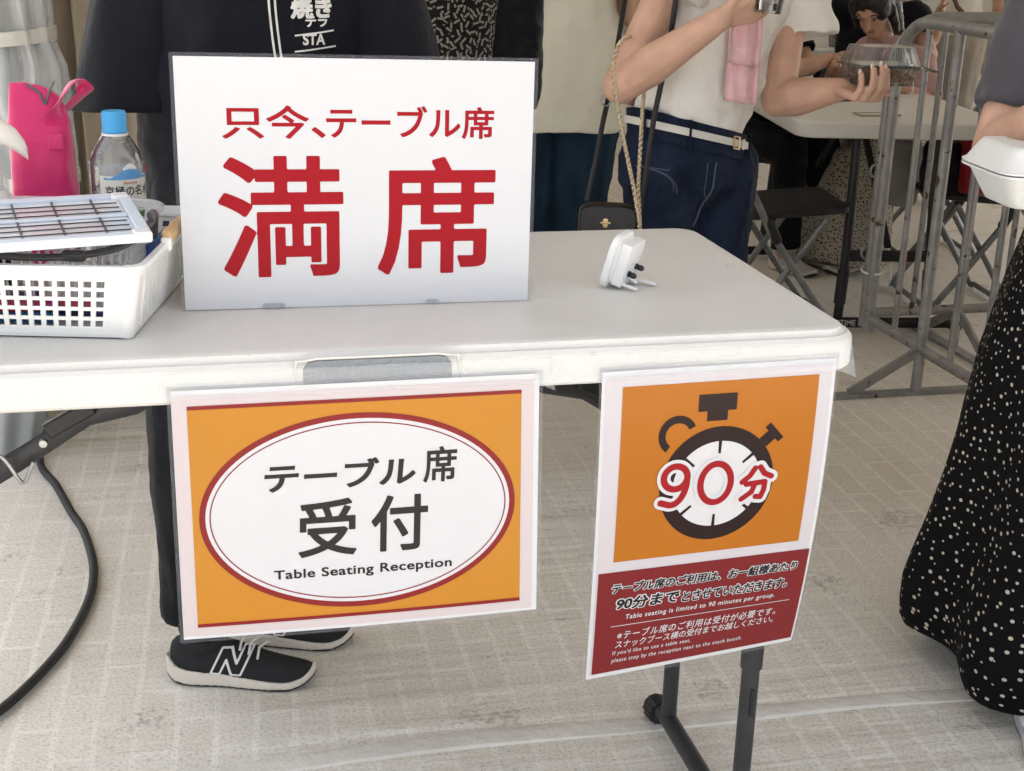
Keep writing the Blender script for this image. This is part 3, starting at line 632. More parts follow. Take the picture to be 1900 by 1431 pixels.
def shirt(root,J,m,hem,name='t_shirt',loose=.02,sleeve=.5,sr=(.075,.075),arms=True,prof=None,voxel=.008,disp=((.09,.02),(.03,.006)),cut=True):
    g=G(); k=J['H']/1.65; u=J['u']; P,Cc,N=J['pel'],J['chest'],J['neck']; e=loose
    ax=lambda z:(P+(Cc-P)*((z-P[2])/(Cc[2]-P[2])) if z<Cc[2] else Cc+(N-Cc)*((z-Cc[2])/(N[2]-Cc[2])))
    if prof is None:
        z0=hem; zc=Cc[2]; pr=[(z0,.158*k+e,.11*k+e),(z0+.012,.16*k+e,.112*k+e)]
        if z0<P[2]+.1: pr+=[((P[2]+zc)/2,.14*k+e,.105*k+e)]
        pr+=[(zc,.155*k+e*.8,.108*k+e*.7),(zc+(N[2]-zc)*.62,.165*k+e*.4,.085*k+e*.4),(N[2]-.015,.085*k,.07*k),(N[2]+.004,.068*k,.062*k)]
    else: pr=prof
    R=orings(J,[(ax(z) if len(q)==2 else q[2],q[0],q[1]) for z,*q in pr],rip=.018 if not cut else .012,nf=7); g.loft(R)
    if arms:
        for s,q in((1,'L'),(-1,'R')):
            a,b=J['sh'+q],J['el'+q]; end=a+(b-a)*sleeve; g.capsule(a-J['l']*s*.03,a,.07*k,.064*k+e*.4); g.cyl(a-(b-a)*.05,end,sr[0]*k*.95,sr[1]*k,20)
            if sleeve>.9: pass
    return g.build(name,m,root,voxel=voxel,sm=4,disp=list(disp) if disp else None)
def trousers(root,J,m,top,name='trousers',r=(.105,.075,.062),cuff=0,wa=.152,wb=.112,voxel=.008,disp=((.07,.012),)):
    g=G(); k=J['H']/1.65; u=J['u']; P=J['pel']
    g.loft(orings(J,[(P-u*.115*k,.10*k,.08*k),(P-u*.05,.172*k,.118*k),(P+u*.02,.165*k,.116*k),(V(*P)*V(1,1,0)+V(0,0,top-.01),wa*k,wb*k),(V(*P)*V(1,1,0)+V(0,0,top),wa*k-.003,wb*k-.003)]))
    for q in 'LR':
        g.capsule(J['hip'+q],J['kn'+q],r[0]*k,r[1]*k); A=J['an'+q]; e=A+u*(.02+cuff); g.capsule(J['kn'+q],J['kn'+q]+(e-J['kn'+q])*.5,r[1]*k,r[2]*k*1.06); g.cyl(J['kn'+q]+(e-J['kn'+q])*.48,e,r[2]*k*1.05,r[2]*k)
    return g.build(name,m,root,voxel=voxel,sm=4,disp=list(disp))
def shoe_pair(root,J,m,ms,L=.26):
    for q in 'LR': make_shoe(root,J['an'+q],unit((J['toe'+q]-J['an'+q])*V(1,1,0)),m,ms,L)
def make_shoe(root,an,f,m,ms,L=.27,z0=0.,heel=.07,pull=False):
    "trainer: curved pale sole under a dark upper"
    l=V(-f[1],f[0],0); o=V(an[0],an[1],z0)-f*heel; S=[];U=[]
    n=24
    st=[(-.012,.010,.040),(.02,.022,.038),(.08,.030,.031),(.2,.035,.026),(.4,.035,.023),(.6,.041,.018),(.8,.043,.014),(.93,.033,.013),(.985,.016,.018),(1.,.006,.022)]; st=dense(st)
    for (x,wd,h) in st:
        lift=.004+(.020*max(0,(x-.78)/.22)**2)+(.012*max(0,(.1-x)/.1)**1.5); c=o+f*L*x
        S.append([c+l*wd*1.08*math.cos(t)+V(0,0,lift+(h if math.sin(t)>0 else 0)*1.0+ .0*math.sin(t)+ (0 if abs(math.sin(t))>.01 else h*.5)) for t in np.arange(n)*2*math.pi/n])
    g=G(); g.loft(S); so=g.build('sole',ms,root,sub=0,bevel=0,voxel=.004,sm=4)
    g=G(); Sx=[]
    for (x,wd,h) in st:
        lift=.0008+(.020*max(0,(x-.78)/.22)**2)+(.012*max(0,(.1-x)/.1)**1.5); c=o+f*L*x
        Sx.append([c+l*wd*1.04*math.cos(t)+V(0,0,lift+(.005 if math.sin(t)>0 else 0)) for t in np.arange(n)*2*math.pi/n])
    g.loft(Sx); g.build('outsole',black,root,voxel=.003,sm=2)
    up=[(.02,.018,.075),(.08,.028,.090),(.18,.033,.092),(.30,.034,.088),(.42,.036,.085),(.55,.039,.072),(.70,.041,.056),(.84,.038,.046),(.94,.027,.040),(.99,.010,.034)]; up=dense(up)
    g=G(); R=[]
    for x,wd,h in up:
        c=o+f*L*x; b=.016+(.018*max(0,(x-.8)/.2)**2); R.append([c+l*wd*math.cos(t)*(1 if math.sin(t)<0 else (1-.25*math.sin(t)))+V(0,0,b+(h-b)*max(0,math.sin(t))**.7-(.006 if math.sin(t)<0 else 0)) for t in np.arange(n)*2*math.pi/n])
    g.loft(R); g.capsule(o+f*.07+V(0,0,.085),o+f*.075+V(0,0,.10),.036,.038)
    g.build('upper',m,root,voxel=.004,sm=4); return o,f,l

blackcloth=mat('black polyester',(.0055,.006,.0085),.7,spec=.15,bump=[(11,.5),(70,.15),(500,.2)],var=(5,.25),sheen=.03)
coatm=mat('dark navy coat cloth',(.0055,.0065,.010),.7,spec=.15,bump=[(9,.5),(45,.15),(500,.2)],var=(4,.25),sheen=.03)
whitecl=mat('white jersey',(.74,.71,.655),.8,spec=.15,bump=[(13,.35),(60,.12),(700,.15)],var=(6,.04),sheen=.2)
creamcl=mat('cream cotton',(.76,.745,.635),.85,spec=.15,bump=[(8,.35),(50,.12),(700,.15)],var=(5,.04),sheen=.2)
denim=mat('dark navy denim',(.009,.015,.032),.75,spec=.15,bump=[(22,.9),(90,.2),(600,.4)],var=(14,.55),stretch=(1,1,.6))
denim2=mat('blue denim',(.014,.032,.058),.8,spec=.15,bump=[(16,.4),(600,.4)],var=(9,.4),stretch=(1.4,1.4,.35))
greysock=mat('charcoal cotton',(.03,.028,.034),.85,spec=.15,bump=[(14,.35),(700,.2)],var=(6,.12),sheen=.25)
pinkcl=mat('pink towel cloth',(.72,.44,.455),.9,spec=.15,bump=[(160,.5),(14,.3)],var=(30,.07),sheen=.3)

# ---- A: the attendant behind the table
A=thing('person','staff member in a loose black happi coat with white lettering, black trousers, behind the table','person',(-.13,.95,0))
J=stand(-.06,.97,12,1.74)
J['elR']=V(-.275,.965,1.09); J['wrR']=V(-.11,.84,1.03); J['shR']=V(-.235,.98,1.40); J['shL']=V(.12,1.0,1.40); J['elL']=V(.165,.95,1.08); J['wrL']=V(.06,.80,1.02)
J['pel']=V(-.09,.965,.90)
J['hipR']=V(-.165,.92,.90); J['knR']=V(-.195,.895,.5); J['anR']=V(-.205,.862,.09); J['toeR']=V(-.055,.825,.03)
J['hipL']=V(-.055,1.0,.90); J['knL']=V(-.10,.99,.5); J['anL']=V(-.115,.995,.09); J['toeL']=V(.03,.955,.03)
body(A,J,skin,.008); hair(A,J,'short')
trousers(A,J,blackcloth,1.02,r=(.098,.088,.075),cuff=.02,disp=((.16,.02),(.05,.006)))
for q in 'RL':
    G().lathe(J['an'+q]+V(0,0,.015),[(.044,-.01),(.05,0),(.05,.03),(.046,.04)],20).build('trouser_cuff',blackcloth,A)
ush=mat('black mesh trainer',(.012,.012,.014),.7,bump=[(900,.6),(20,.2)],var=(40,.3)); ssole=mat('cream foam sole',(.66,.60,.52),.7,bump=(60,.2),var=(20,.08))
for q,(heel,toe) in {'R':((-.275,.877),(-.008,.806)),'L':((-.185,1.015),(.08,.94))}.items():
    hp=V(*heel,0); tp=V(*toe,0); f=unit(tp-hp); sh=bpy.data.objects.new('shoe',None); COL.objects.link(sh); sh.parent=A; sh.location=tuple(hp-np.array(A.location)*V(1,1,1))
    o,f,l=make_shoe(sh,hp+f*.07,f,ush,ssole,np.linalg.norm(tp-hp))
    up=[c for c in sh.children if c.name.startswith('upper')][0]
    # outlined letter on the side and pale laces
    lat=-l if np.dot(-l,CAM-hp)>0 else l
    fn=surf_fn(up,hp+f*.092+V(0,0,.030)+lat*.0,f*.062,V(0,0,-.046)+0*f,lat)
    fnN=lambda s,t,li: fn(s+.35*(1-t)-.1,t-1,li)
    wm_=mat('white print on shoe',(.72,.70,.66),.5)
    N_=[[(.0,1.),(.27,1.),(.27,.42),(.62,1.),(.9,1.),(.9,0),(.63,0),(.63,.55),(.28,0),(0,0),(0,1.)]]
    g=G(); march(g,strokes(N_,.07),-.1,1.0,-.1,1.1,.02,fnN,.0012); g.build('shoe_letter',wm_,sh,smooth=False)
    for i in range(3):
        c=hp+f*(.142+.016*i)+V(0,0,.092-.0085*i); G().tube([c+lat*.032-V(0,0,.012),c+lat*.012+V(0,0,.001),c-lat*.012+V(0,0,.001)+f*.01,c-lat*.032-V(0,0,.012)+f*.01],.0024,6).build('lace',wm_,sh)
# happi coat: wide body with open front and broad half sleeves
g=G(); R=[]
for z,cx_,cy_,a,b in ((.80,-.075,.965,.205,.145),(.9,-.075,.965,.20,.142),(1.05,-.07,.97,.195,.135),(1.2,-.062,.975,.20,.13),(1.33,-.06,.98,.205,.115),(1.41,-.06,.985,.16,.095),(1.45,-.06,.985,.08,.075)):
    R.append([V(cx_,cy_,z)+J['l']*a*(1+.02*math.sin(6*t+z*3))*math.cos(t)+J['f']*b*(1+.02*math.sin(5*t+z*2))*math.sin(t) for t in np.arange(40)*2*math.pi/40])
g.loft(R)
for s,q,e0,e1,r0,r1 in ((-1,'R',V(-.225,.98,1.36),V(-.285,.955,1.045),.080,.098),(1,'L',V(.10,1.0,1.36),V(.175,.97,1.045),.080,.090)):
    d=unit(e1-e0); x=unit(np.cross(d,V(0,1,0))); y=np.cross(d,x); RR=[]
    for k in range(25):
        u_=k/24; c=e0+(e1-e0)*u_; r=r0+(r1-r0)*u_
        RR.append([c+x*r*math.cos(t)*(1+.035*math.sin(3*t+u_*4)+.02*math.sin(7*t-u_*6))+y*r*.92*math.sin(t)*(1+.03*math.sin(5*t+u_*3))+V(0,0,.018*math.cos(t)*(u_ if s<0 else 0)) for t in np.arange(44)*2*math.pi/44])
    q_=G(); q_.loft(RR,cap=False); q_.build('sleeve',coatm,A,solid=.005)
    g.capsule(e0,e0+(e1-e0)*.45,r0*.9,r0*.85)
coat=g.build('happi_coat',coatm,A,voxel=.007,sm=5,disp=[(.16,.045),(.05,.010)])
front=unit(J['f']); o_=V(-.245,.80,1.30)
fnA=surf_fn(coat,o_,V(.40,.0,0),V(0,0,-.30),V(.05,-1,0))
prt=mat('white screen print',(.66,.64,.60),.7,var=(60,.12))
for xa in (.462,.487): 
    g=G(); gridq(g,xa,xa+.009,.0,.55,lambda s,t,l_:fnA(s-.004*0+.10*(t-.3)*(t-.3)+.05*t,t,l_),.002,1,24); g.build('collar_stripe',prt,A,smooth=False)
cb=mat('black collar band',(.006,.006,.007),.6,bump=(300,.2))
def dec(px0,py0,px1,py1):   # photo rectangle on the coat's front plane -> s,t
    p=at(px0,py0,y=.84); q=at(px1,py1,y=.84); return ((p[0]-o_[0])/.40,(q[0]-o_[0])/.40,(o_[2]-p[2])/.30,(o_[2]-q[2])/.30)
g=G(); lay(g,'焼き',dec(543,-4,624,37),fnA,.0022,weight=.045,h=.02); g.build('coat_lettering',prt,A,smooth=False)
g=G(); lay(g,'テラ',dec(571,32,614,52),fnA,.0022,weight=.03,h=.025); g.build('coat_lettering',prt,A,smooth=False)
g=G(); lay(g,'STA',dec(566,64,610,86),fnA,.0022,weight=.03,h=.02); g.build('coat_lettering',prt,A,smooth=False)
for a_,b_ in (((551,66),(627,47)),((551,96),(632,78))):
    l_,r_,t_,bb=dec(*a_,*b_)
    g=G(); gridq(g,0,1,0,1,lambda s,t,li:fnA(l_+(r_-l_)*s,t_+(bb-t_)*s*.45+.009*t,li),.0022,14,1); g.build('coat_stripe',prt,A,smooth=False)

# ---- B: patterned top behind the attendant
def dash_mat(name,base,ink,scale,len_,wid,rnd=1.,dot=False,uv=False,thr=.0):
    m=bpy.data.materials.new(name); m.use_nodes=True; n=m.node_tree.nodes; L=m.node_tree.links; b=n['Principled BSDF']
    tc=n.new('ShaderNodeTexCoord'); vs_=n.new('ShaderNodeVectorMath'); vs_.operation='SCALE'; vs_.inputs['Scale'].default_value=scale
    L.new(tc.outputs['UV' if uv else 'Object'],vs_.inputs[0])
    vo=n.new('ShaderNodeTexVoronoi'); vo.inputs['Scale'].default_value=1; vo.inputs['Randomness'].default_value=rnd; vo.voronoi_dimensions='2D' if uv else '3D'; L.new(vs_.outputs[0],vo.inputs['Vector'])
    if dot:
        md=n.new('ShaderNodeMath'); md.operation='LESS_THAN'; md.inputs[1].default_value=wid; L.new(vo.outputs['Distance'],md.inputs[0]); fac=md.outputs[0]
        if thr:
            sp=n.new('ShaderNodeSeparateColor'); L.new(vo.outputs['Color'],sp.inputs[0]); m1=n.new('ShaderNodeMath'); m1.operation='MULTIPLY'; m1.inputs[1].default_value=thr; L.new(sp.outputs[0],m1.inputs[0])
            ma=n.new('ShaderNodeMath'); ma.operation='ADD'; ma.inputs[1].default_value=wid-thr/2; L.new(m1.outputs[0],ma.inputs[0]); L.new(ma.outputs[0],md.inputs[1])
    else:
        sb=n.new('ShaderNodeVectorMath'); sb.operation='SUBTRACT'; L.new(vs_.outputs[0],sb.inputs[0]); L.new(vo.outputs['Position'],sb.inputs[1])
        sp=n.new('ShaderNodeSeparateColor'); L.new(vo.outputs['Color'],sp.inputs[0]); an=n.new('ShaderNodeMath'); an.operation='MULTIPLY'; an.inputs[1].default_value=6.28; L.new(sp.outputs[0],an.inputs[0])
        ro=n.new('ShaderNodeVectorRotate'); ro.rotation_type='Y_AXIS'; L.new(sb.outputs[0],ro.inputs['Vector']); L.new(an.outputs[0],ro.inputs['Angle'])
        sx=n.new('ShaderNodeSeparateXYZ'); L.new(ro.outputs[0],sx.inputs[0]); fs=[]
        for i,lim in ((0,len_),(2,wid)):
            ab=n.new('ShaderNodeMath'); ab.operation='ABSOLUTE'; L.new(sx.outputs[i],ab.inputs[0]); lt=n.new('ShaderNodeMath'); lt.operation='LESS_THAN'; lt.inputs[1].default_value=lim; L.new(ab.outputs[0],lt.inputs[0]); fs.append(lt.outputs[0])
        mu=n.new('ShaderNodeMath'); mu.operation='MULTIPLY'; L.new(fs[0],mu.inputs[0]); L.new(fs[1],mu.inputs[1]); fac=mu.outputs[0]
    mx=n.new('ShaderNodeMixRGB'); mx.inputs[1].default_value=(*base,1); mx.inputs[2].default_value=(*ink,1); L.new(fac,mx.inputs[0]); L.new(mx.outputs[0],b.inputs['Base Color'])
    b.inputs['Roughness'].default_value=.85; b.inputs['Specular IOR Level'].default_value=.12; nz=n.new('ShaderNodeTexNoise'); nz.inputs['Scale'].default_value=12; L.new(tc.outputs['Object'],nz.inputs['Vector']); bp=n.new('ShaderNodeBump'); bp.inputs['Strength'].default_value=.4; bp.inputs['Distance'].default_value=.02; L.new(nz.outputs['Fac'],bp.inputs['Height']); L.new(bp.outputs[0],b.inputs['Normal'])
    return m
pat=dash_mat('black top with grey dashes',(.009,.0085,.008),(.21,.195,.165),62,.48,.15)
B_=thing('person','person in a black top covered with grey dashes, standing behind the staff member','person',(.42,1.75,0))
J=stand(.385,1.78,-160,1.66)
for q in 'LR': J['el'+q]=J['sh'+q]*V(.35,.35,1)+J['c']*V(.65,.65,0)+J['f']*.13+V(0,0,-.28)*1; J['wr'+q]=J['el'+q]+J['f']*.2+V(0,0,.1)
body(B_,J,skin,.009); hair(B_,J,'long'); 
shirt(B_,J,pat,.93,'patterned_top',loose=.0,sleeve=.6,disp=((.09,.02),)); trousers(B_,J,blackcloth,1.0); shoe_pair(B_,J,ush,ssole,.24)
# black shoulder bag between B and C
bagm=mat('black nylon bag',(.008,.008,.010),.5,spec=.15,bump=[(25,.6),(300,.3)],var=(20,.3))
bb=thing('shoulder_bag','black nylon bag hanging between the dashed top and the cream shirt','bag',(.615,2.0,0))
g=G(); g.loft([[V(.615,2.02,z)+V(a*math.copysign(abs(math.cos(t))**.6,math.cos(t)),b*math.copysign(abs(math.sin(t))**.6,math.sin(t)),0) for t in np.arange(24)*2*math.pi/24] for z,a,b in ((.90,.07,.05),(.93,.085,.06),(1.1,.085,.06),(1.2,.08,.05),(1.25,.05,.03))]); g.build('bag_body',bagm,bb,voxel=.008,disp=[(.05,.012)])
G().tube([(.60,1.97,1.22),(.60,1.98,1.33),(.63,2.05,1.40)],.012,8,flat=.3).build('strap',bagm,bb)

# ---- C: cream T-shirt seen from behind
C_=thing('person','person in an oversized cream T-shirt and blue jeans seen from behind','person',(.95,2.7,0))
J=stand(.925,2.7,175,1.74); J['elR']=V(1.16,2.62,1.08); J['elL']=V(*at(948,8,y=2.55)); J['wrR']=V(1.06,2.9,1.16); J['wrL']=V(.86,2.92,1.20)
J['shR']=V(1.12,2.7,1.39); J['shL']=V(.79,2.7,1.39)
body(C_,J,skin2,.008); hair(C_,J,'short')
shirt(C_,J,creamcl,.755,'t_shirt',sleeve=.72,sr=(.088,.098),prof=[(.748,.226,.15),(.76,.228,.152),(.9,.222,.148),(1.0,.210,.142),(1.12,.178,.13),(1.25,.17,.12),(1.36,.15,.10),(1.43,.09,.075),(1.455,.07,.065)],disp=((.14,.03),(.045,.005)))
trousers(C_,J,denim2,.93,'jeans',r=(.115,.09,.085),disp=((.08,.02),(.03,.006))); shoe_pair(C_,J,ush,ssole,.27)

# ---- D: woman in white with the chain-strap bag, drink and food box
D=thing('person','woman in white top, white belt and dark jeans holding a drink and food box','person',(.93,1.55,0))
J=stand(.95,1.55,22,1.60); f,l,u=J['f'],J['l'],J['u']
J['pel']=V(.925,1.55,.845); J['chest']=V(1.0,1.555,1.16); J['neck']=V(1.04,1.555,1.345); J['head']=V(1.065,1.53,1.49)
J['shR']=V(.872,1.50,1.285); J['shL']=V(1.19,1.60,1.285)
J['elR']=V(*(at(1150,160,y=1.43))); J['wrR']=V(*(at(1338,34,y=1.30)))
J['elL']=V(*(at(1443,186,y=1.50))); J['wrL']=V(*(at(1560,166,y=1.385)))
fh=unit(V(.26,-.96,-.10))
tips=body(D,J,skin,.0042,hands={'R':dict(d=V(.93,-.1,.28),n=V(.1,.75,.5),side=1,curl=(.35,.5,.35)),'L':dict(d=fh,n=V(0,.12,1),side=-1,curl=(.95,.75,.15),spread=.10,sc=1.05,thumb=.2)},arms=(.044,.040,.042,.027))
for q,ks in (('L',(0,1,2,3)),('R',(0,1,2,3,4))):
    for k_ in ks:
        p,v,nn=tips[q][k_]; g=G(); o=-unit(nn) if True else nn
        g.ell(p+unit(nn)*-.0042+v*.004,(.0048,.0085,.0022),(unit(np.cross(v,nn)),unit(v),unit(nn)),10,6); g.build('fingernail',nailm,D)
hair(D,J,'long')
g=G(); prof=[(.898,.928,1.545,.126,.092),(.912,.932,1.545,.138,.103),(.96,.945,1.548,.152,.116),(1.05,.965,1.55,.153,.118),(1.14,.99,1.55,.158,.12),(1.23,1.02,1.555,.165,.108),(1.30,1.035,1.555,.16,.092),(1.345,1.04,1.555,.085,.07)]
tilt=lambda c,t:0
R=[]
for z,x,y,a,b in prof:
    lo_=max(0,(1.0-z)/.115)
    R.append([V(x,y,z)+l*a*math.cos(t)*(1+.012*math.sin(8*t+z*20))+f*b*math.sin(t)*(1+.012*math.sin(8*t+z*20))-u*.040*lo_*math.cos(t)*1.0 for t in np.arange(44)*2*math.pi/44])
g.loft(R)
g.capsule(V(1.17,1.60,1.285),V(1.205,1.585,1.24),.062,.068); g.cyl(V(1.19,1.595,1.27),V(1.205,1.565,1.12),.070,.083,24)
g.capsule(V(.885,1.51,1.285),V(.868,1.49,1.27),.06,.058); g.cyl(V(.885,1.505,1.285),V(.862,1.475,1.20),.060,.066,24)
top=g.build('white_top',whitecl,D,voxel=.006,sm=4,disp=[(.11,.030),(.05,.015)])
# jeans with pockets, belt with buckle, loops
trousers(D,J,denim,.94,'jeans',r=(.098,.068,.055),wa=.148,wb=.113,voxel=.006,disp=((.06,.016),(.025,.006)))
jn=[c for c in D.children if c.name.startswith('jeans')][0]
beltw=mat('white leather belt',(.60,.58,.53),.45,bump=(300,.2)); gold=mat('pale gold metal',(.62,.46,.26),.28,1.)
bc_=lambda t,z,e: V(.930,1.545,z)+l*(.156+e)*math.cos(t)+f*(.120+e)*math.sin(t)-u*.037*math.cos(t)
g=G(); T=np.arange(64)*2*math.pi/64
g.loft([[bc_(t,z,e) for t in T] for z,e in ((.899,0),(.899,.004),(.9155,.004),(.9155,0))],cap=False); g.build('belt',beltw,D)
g=G(); g.loft([[bc_(t,z,e) for t in T] for z,e in ((.872,-.016),(.873,-.006),(.932,.0),(.934,-.012))],cap=False); g.build('waistband',denim,D)
tb=rad(74)
g=G(); P=[bc_(tb+d,z,.006) for d,z in ((-.07,.894),(.07,.894),(.07,.921),(-.07,.921),(-.07,.894))]; g.tube(P,.0024,8); g.build('buckle',gold,D)
g=G(); g.tube([bc_(tb-.20,z,.006) for z in (.896,.907,.919)],.0035,8); g.build('belt_keeper',beltw,D)
for tt in (122,40,165): 
    g=G(); g.tube([bc_(rad(tt),z,.006-.0*z) for z in (.868,.885,.905,.925,.935)],.0055,8,flat=.45); g.build('belt_loop',denim,D)
fj=surf_fn(jn,V(.74,1.30,.90),l*.40,V(0,0,-.34),f)
stm=mat('denim stitching',(.055,.075,.11),.8)
def seam(name,pts,r=.0013,lift=.001):
    g=G(); g.tube([fj(a,b,lift) for a,b in pts],r,6); g.build(name,stm,D)
seam('pocket_seam',[(.20+.0*i,.10+.02*i) for i in range(2)]+[(.22+.20*math.sin(a),.30-.17*math.cos(a)+.02) for a in np.linspace(.3,1.6,14)])
seam('pocket_seam',[(.22+.185*math.sin(a),.285-.15*math.cos(a)+.02) for a in np.linspace(.3,1.6,14)])
seam('fly_seam',[(.66+.0*i-.004*i*i*.3,.13+.055*i) for i in range(9)],.0022)
seam('fly_seam',[(.60-.0*i,.13+.05*i) for i in range(5)]+[(.62,.36),(.645,.40)])
shoe_pair(D,J,mat('white trainer',(.5,.48,.46),.6),ssole,.235)

# pink towel hanging down her front, folded
tw=thing('pink_towel','folded pink towel hanging down the front of the white top','towel',(1.06,1.39,1.1))
def cloth(name,m,root,cols,rows,fnc,th=.004):
    g=G(); g.loft([[fnc(i/cols,j/rows) for i in range(cols+1)] for j in range(rows+1)],cap=False,closed=False); return g.build(name,m,root,solid=th)
ft=surf_fn(top,V(1.02,1.2,1.35),V(.3,0,0),V(0,0,-.5),V(.25,-1,0))
def tf(x0,x1,y0,y1,yl,sl):
    def q(s,t):
        px_=x0+(x1-x0)*s+sl*t; py_=y0+(y1-y0)*t+10*s*t; p=at(px_,py_,y=yl+.010*math.sin(s*7+t*2)+.007*math.sin(s*13-t*4)); return p
    return q
cloth('towel_end',pinkcl,tw,8,14,tf(1364,1422,-60,186,1.392,-20),.006)
cloth('towel_fold',pinkcl,tw,6,10,tf(1372,1425,-60,116,1.380,-18),.006)
# pink hem of the towel at her back, seen under the elbow
cloth('towel_back',pinkcl,tw,6,6,tf(1146,1182,140,190,1.60,2),.006)
# crossbody bag
leather=mat('black pebbled leather',(.010,.0095,.011),.42,bump=(260,.5),var=(60,.2))
xb=thing('crossbody_bag','small black leather crossbody bag with a gold emblem at the hip','bag',(.76,1.42,.68))
cx0=at(1128,402,y=1.42)
def bagring(off,ins):
    e=V(1,-.28,0)/np.linalg.norm((1,-.28)); n_=V(-e[1],e[0],0); hw,hh=.062-ins,.040-ins; R_=[]
    for a in np.arange(48)*2*math.pi/48: R_.append(V(cx0[0],1.42,cx0[2]-.012)+e*hw*math.copysign(abs(math.cos(a))**.42,math.cos(a))+V(0,0,1)*hh*math.copysign(abs(math.sin(a))**.42,math.sin(a))+n_*off)
    return R_
g=G(); g.loft([bagring(o_,i_) for o_,i_ in ((-.027,.006),(-.026,.002),(-.023,0),(.023,0),(.026,.002),(.027,.006))]); g.build('bag_body',leather,xb)
for o_ in (-.008,.008): G().tube(bagring(o_,-.0012)+bagring(o_,-.0012)[:1],.0016,6).build('zip_piping',mat('brass zip',(.07,.055,.035),.45,.6),xb)
e=unit(V(1,-.28,0)); n_=V(-e[1],e[0],0); ce=V(cx0[0]-.006,1.42,cx0[2]-.008)-n_*.0285
g=G(); g.box(ce,(.022,.002,.0032),(e,n_,u)); g.box(ce-u*.005,(.012,.002,.0028),(e,n_,u)); g.box(ce-u*.009,(.008,.002,.002),(e,n_,u)); g.ell(ce+u*.005,(.006,.0012,.005),(e,n_,u)); g.build('gold_emblem',gold,xb,bevel=.0004)
def strap(pts,wd,name,m,root,up=(0,1,0)): G().tube(pts,wd,10,flat=.28,up=up).build(name,m,root)
strap([at(a,b,y=y_) for a,b,y_ in ((1258,-60,1.36),(1254,0,1.38),(1240,95,1.385),(1228,150,1.40),(1214,215,1.405),(1203,290,1.40),(1188,390,1.415),(1183,412,1.42))],.0065,'strap',leather,xb)
strap([at(a,b,y=y_) for a,b,y_ in ((1089,372,1.43),(1105,300,1.45),(1117,235,1.47),(1127,190,1.49),(1133,160,1.51),(1150,60,1.6),(1170,-60,1.66))],.0062,'strap',leather,xb)
g=G(); c=at(1124,186,y=1.475); g.tube([c+V(.011*math.cos(a),0,.013*math.sin(a)) for a in np.linspace(0,6.28,20)],.002,6); g.build('strap_ring',steel,xb)
# chain-strap bag over the forearm
ch=thing('chain_bag','cream leather bag on a gold chain laced with leather, over the forearm','bag',(.82,1.38,.62))
chain_pts=[at(a,b,y=y_) for a,b,y_ in ((1188,520,1.38),(1186,405,1.375),(1180,375,1.375),(1176,350,1.375),(1168,310,1.37),(1158,265,1.37),(1150,215,1.372),(1143,175,1.374),(1138,140,1.376),(1139,110,1.38),(1145,88,1.385),(1155,74,1.40),(1166,68,1.425),(1180,72,1.46),(1192,90,1.485),(1197,130,1.485),(1196,160,1.46),(1192,205,1.43),(1189,260,1.41),(1186,310,1.40),(1184,350,1.39),(1187,405,1.385),(1189,520,1.385))]
CP=[]
for a,b in zip(chain_pts[:-1],chain_pts[1:]):
    k=max(2,int(np.linalg.norm(b-a)/.0018)); CP+=[a+(b-a)*i/k for i in range(k)]
CP=np.array(CP)
for _ in range(30): CP[1:-1]=(CP[:-2]+CP[2:])/2*.5+CP[1:-1]*.5
arc=np.concatenate([[0],np.cumsum(np.linalg.norm(np.diff(CP,axis=0),axis=1))])
for ph,mm_,r,nm in ((0,gold,.0023,'chain'),(math.pi,mat('cream leather lace',(.56,.50,.40),.6,bump=(300,.3)),.0023,'leather_lace')):
    pts=[]; x=V(1,0,0)
    for i,p in enumerate(CP):
        d=unit(CP[min(i+1,len(CP)-1)]-CP[max(i-1,0)]); x=unit(x-d*np.dot(x,d)); y=np.cross(d,x); a=arc[i]/.0125*2*math.pi+ph
        pts.append(p+(x*math.cos(a)+y*math.sin(a))*.0028)
    g=G(); g.tube(pts,r,6); g.build(nm,mm_,ch)
g=G(); c=chain_pts[0]+V(0,0,-.16); g.loft([[c+V(.075*q*math.copysign(abs(math.cos(a))**.5,math.cos(a)),.032*q*math.copysign(abs(math.sin(a))**.5,math.sin(a)),z) for a in np.arange(32)*2*math.pi/32] for z,q in ((-.06,.9),(-.055,.98),(.05,1),(.056,.95))]); g.build('bag_body',mat('cream leather',(.5,.45,.37),.5,bump=(200,.3)),ch)
# drink cup in her raised hand
cl=clear_mat('clear cup plastic',.03,.06); tea=mat('dark cold drink',(.035,.012,.005),.1)
cu=thing('drink_cup','clear plastic cup with a dark drink held up near the pink towel','cup',(1.11,1.27,1.17))
cc=at(1424,24,y=1.27); ca=unit(V(.08,0,1)); ax_=(unit(np.cross(V(0,1,0),ca)),V(0,1,0),ca)
G().lathe(cc,[(.001,0),(.026,0),(.028,.004),(.040,.11),(.0415,.112),(.0405,.114),(.039,.112),(.0268,.0052),(.001,.004)],36,ax_).build('cup',cl,cu)
G().lathe(cc,[(.001,.006),(.0245,.0065),(.0265,.020),(.001,.020)],32,ax_).build('drink',tea,cu)
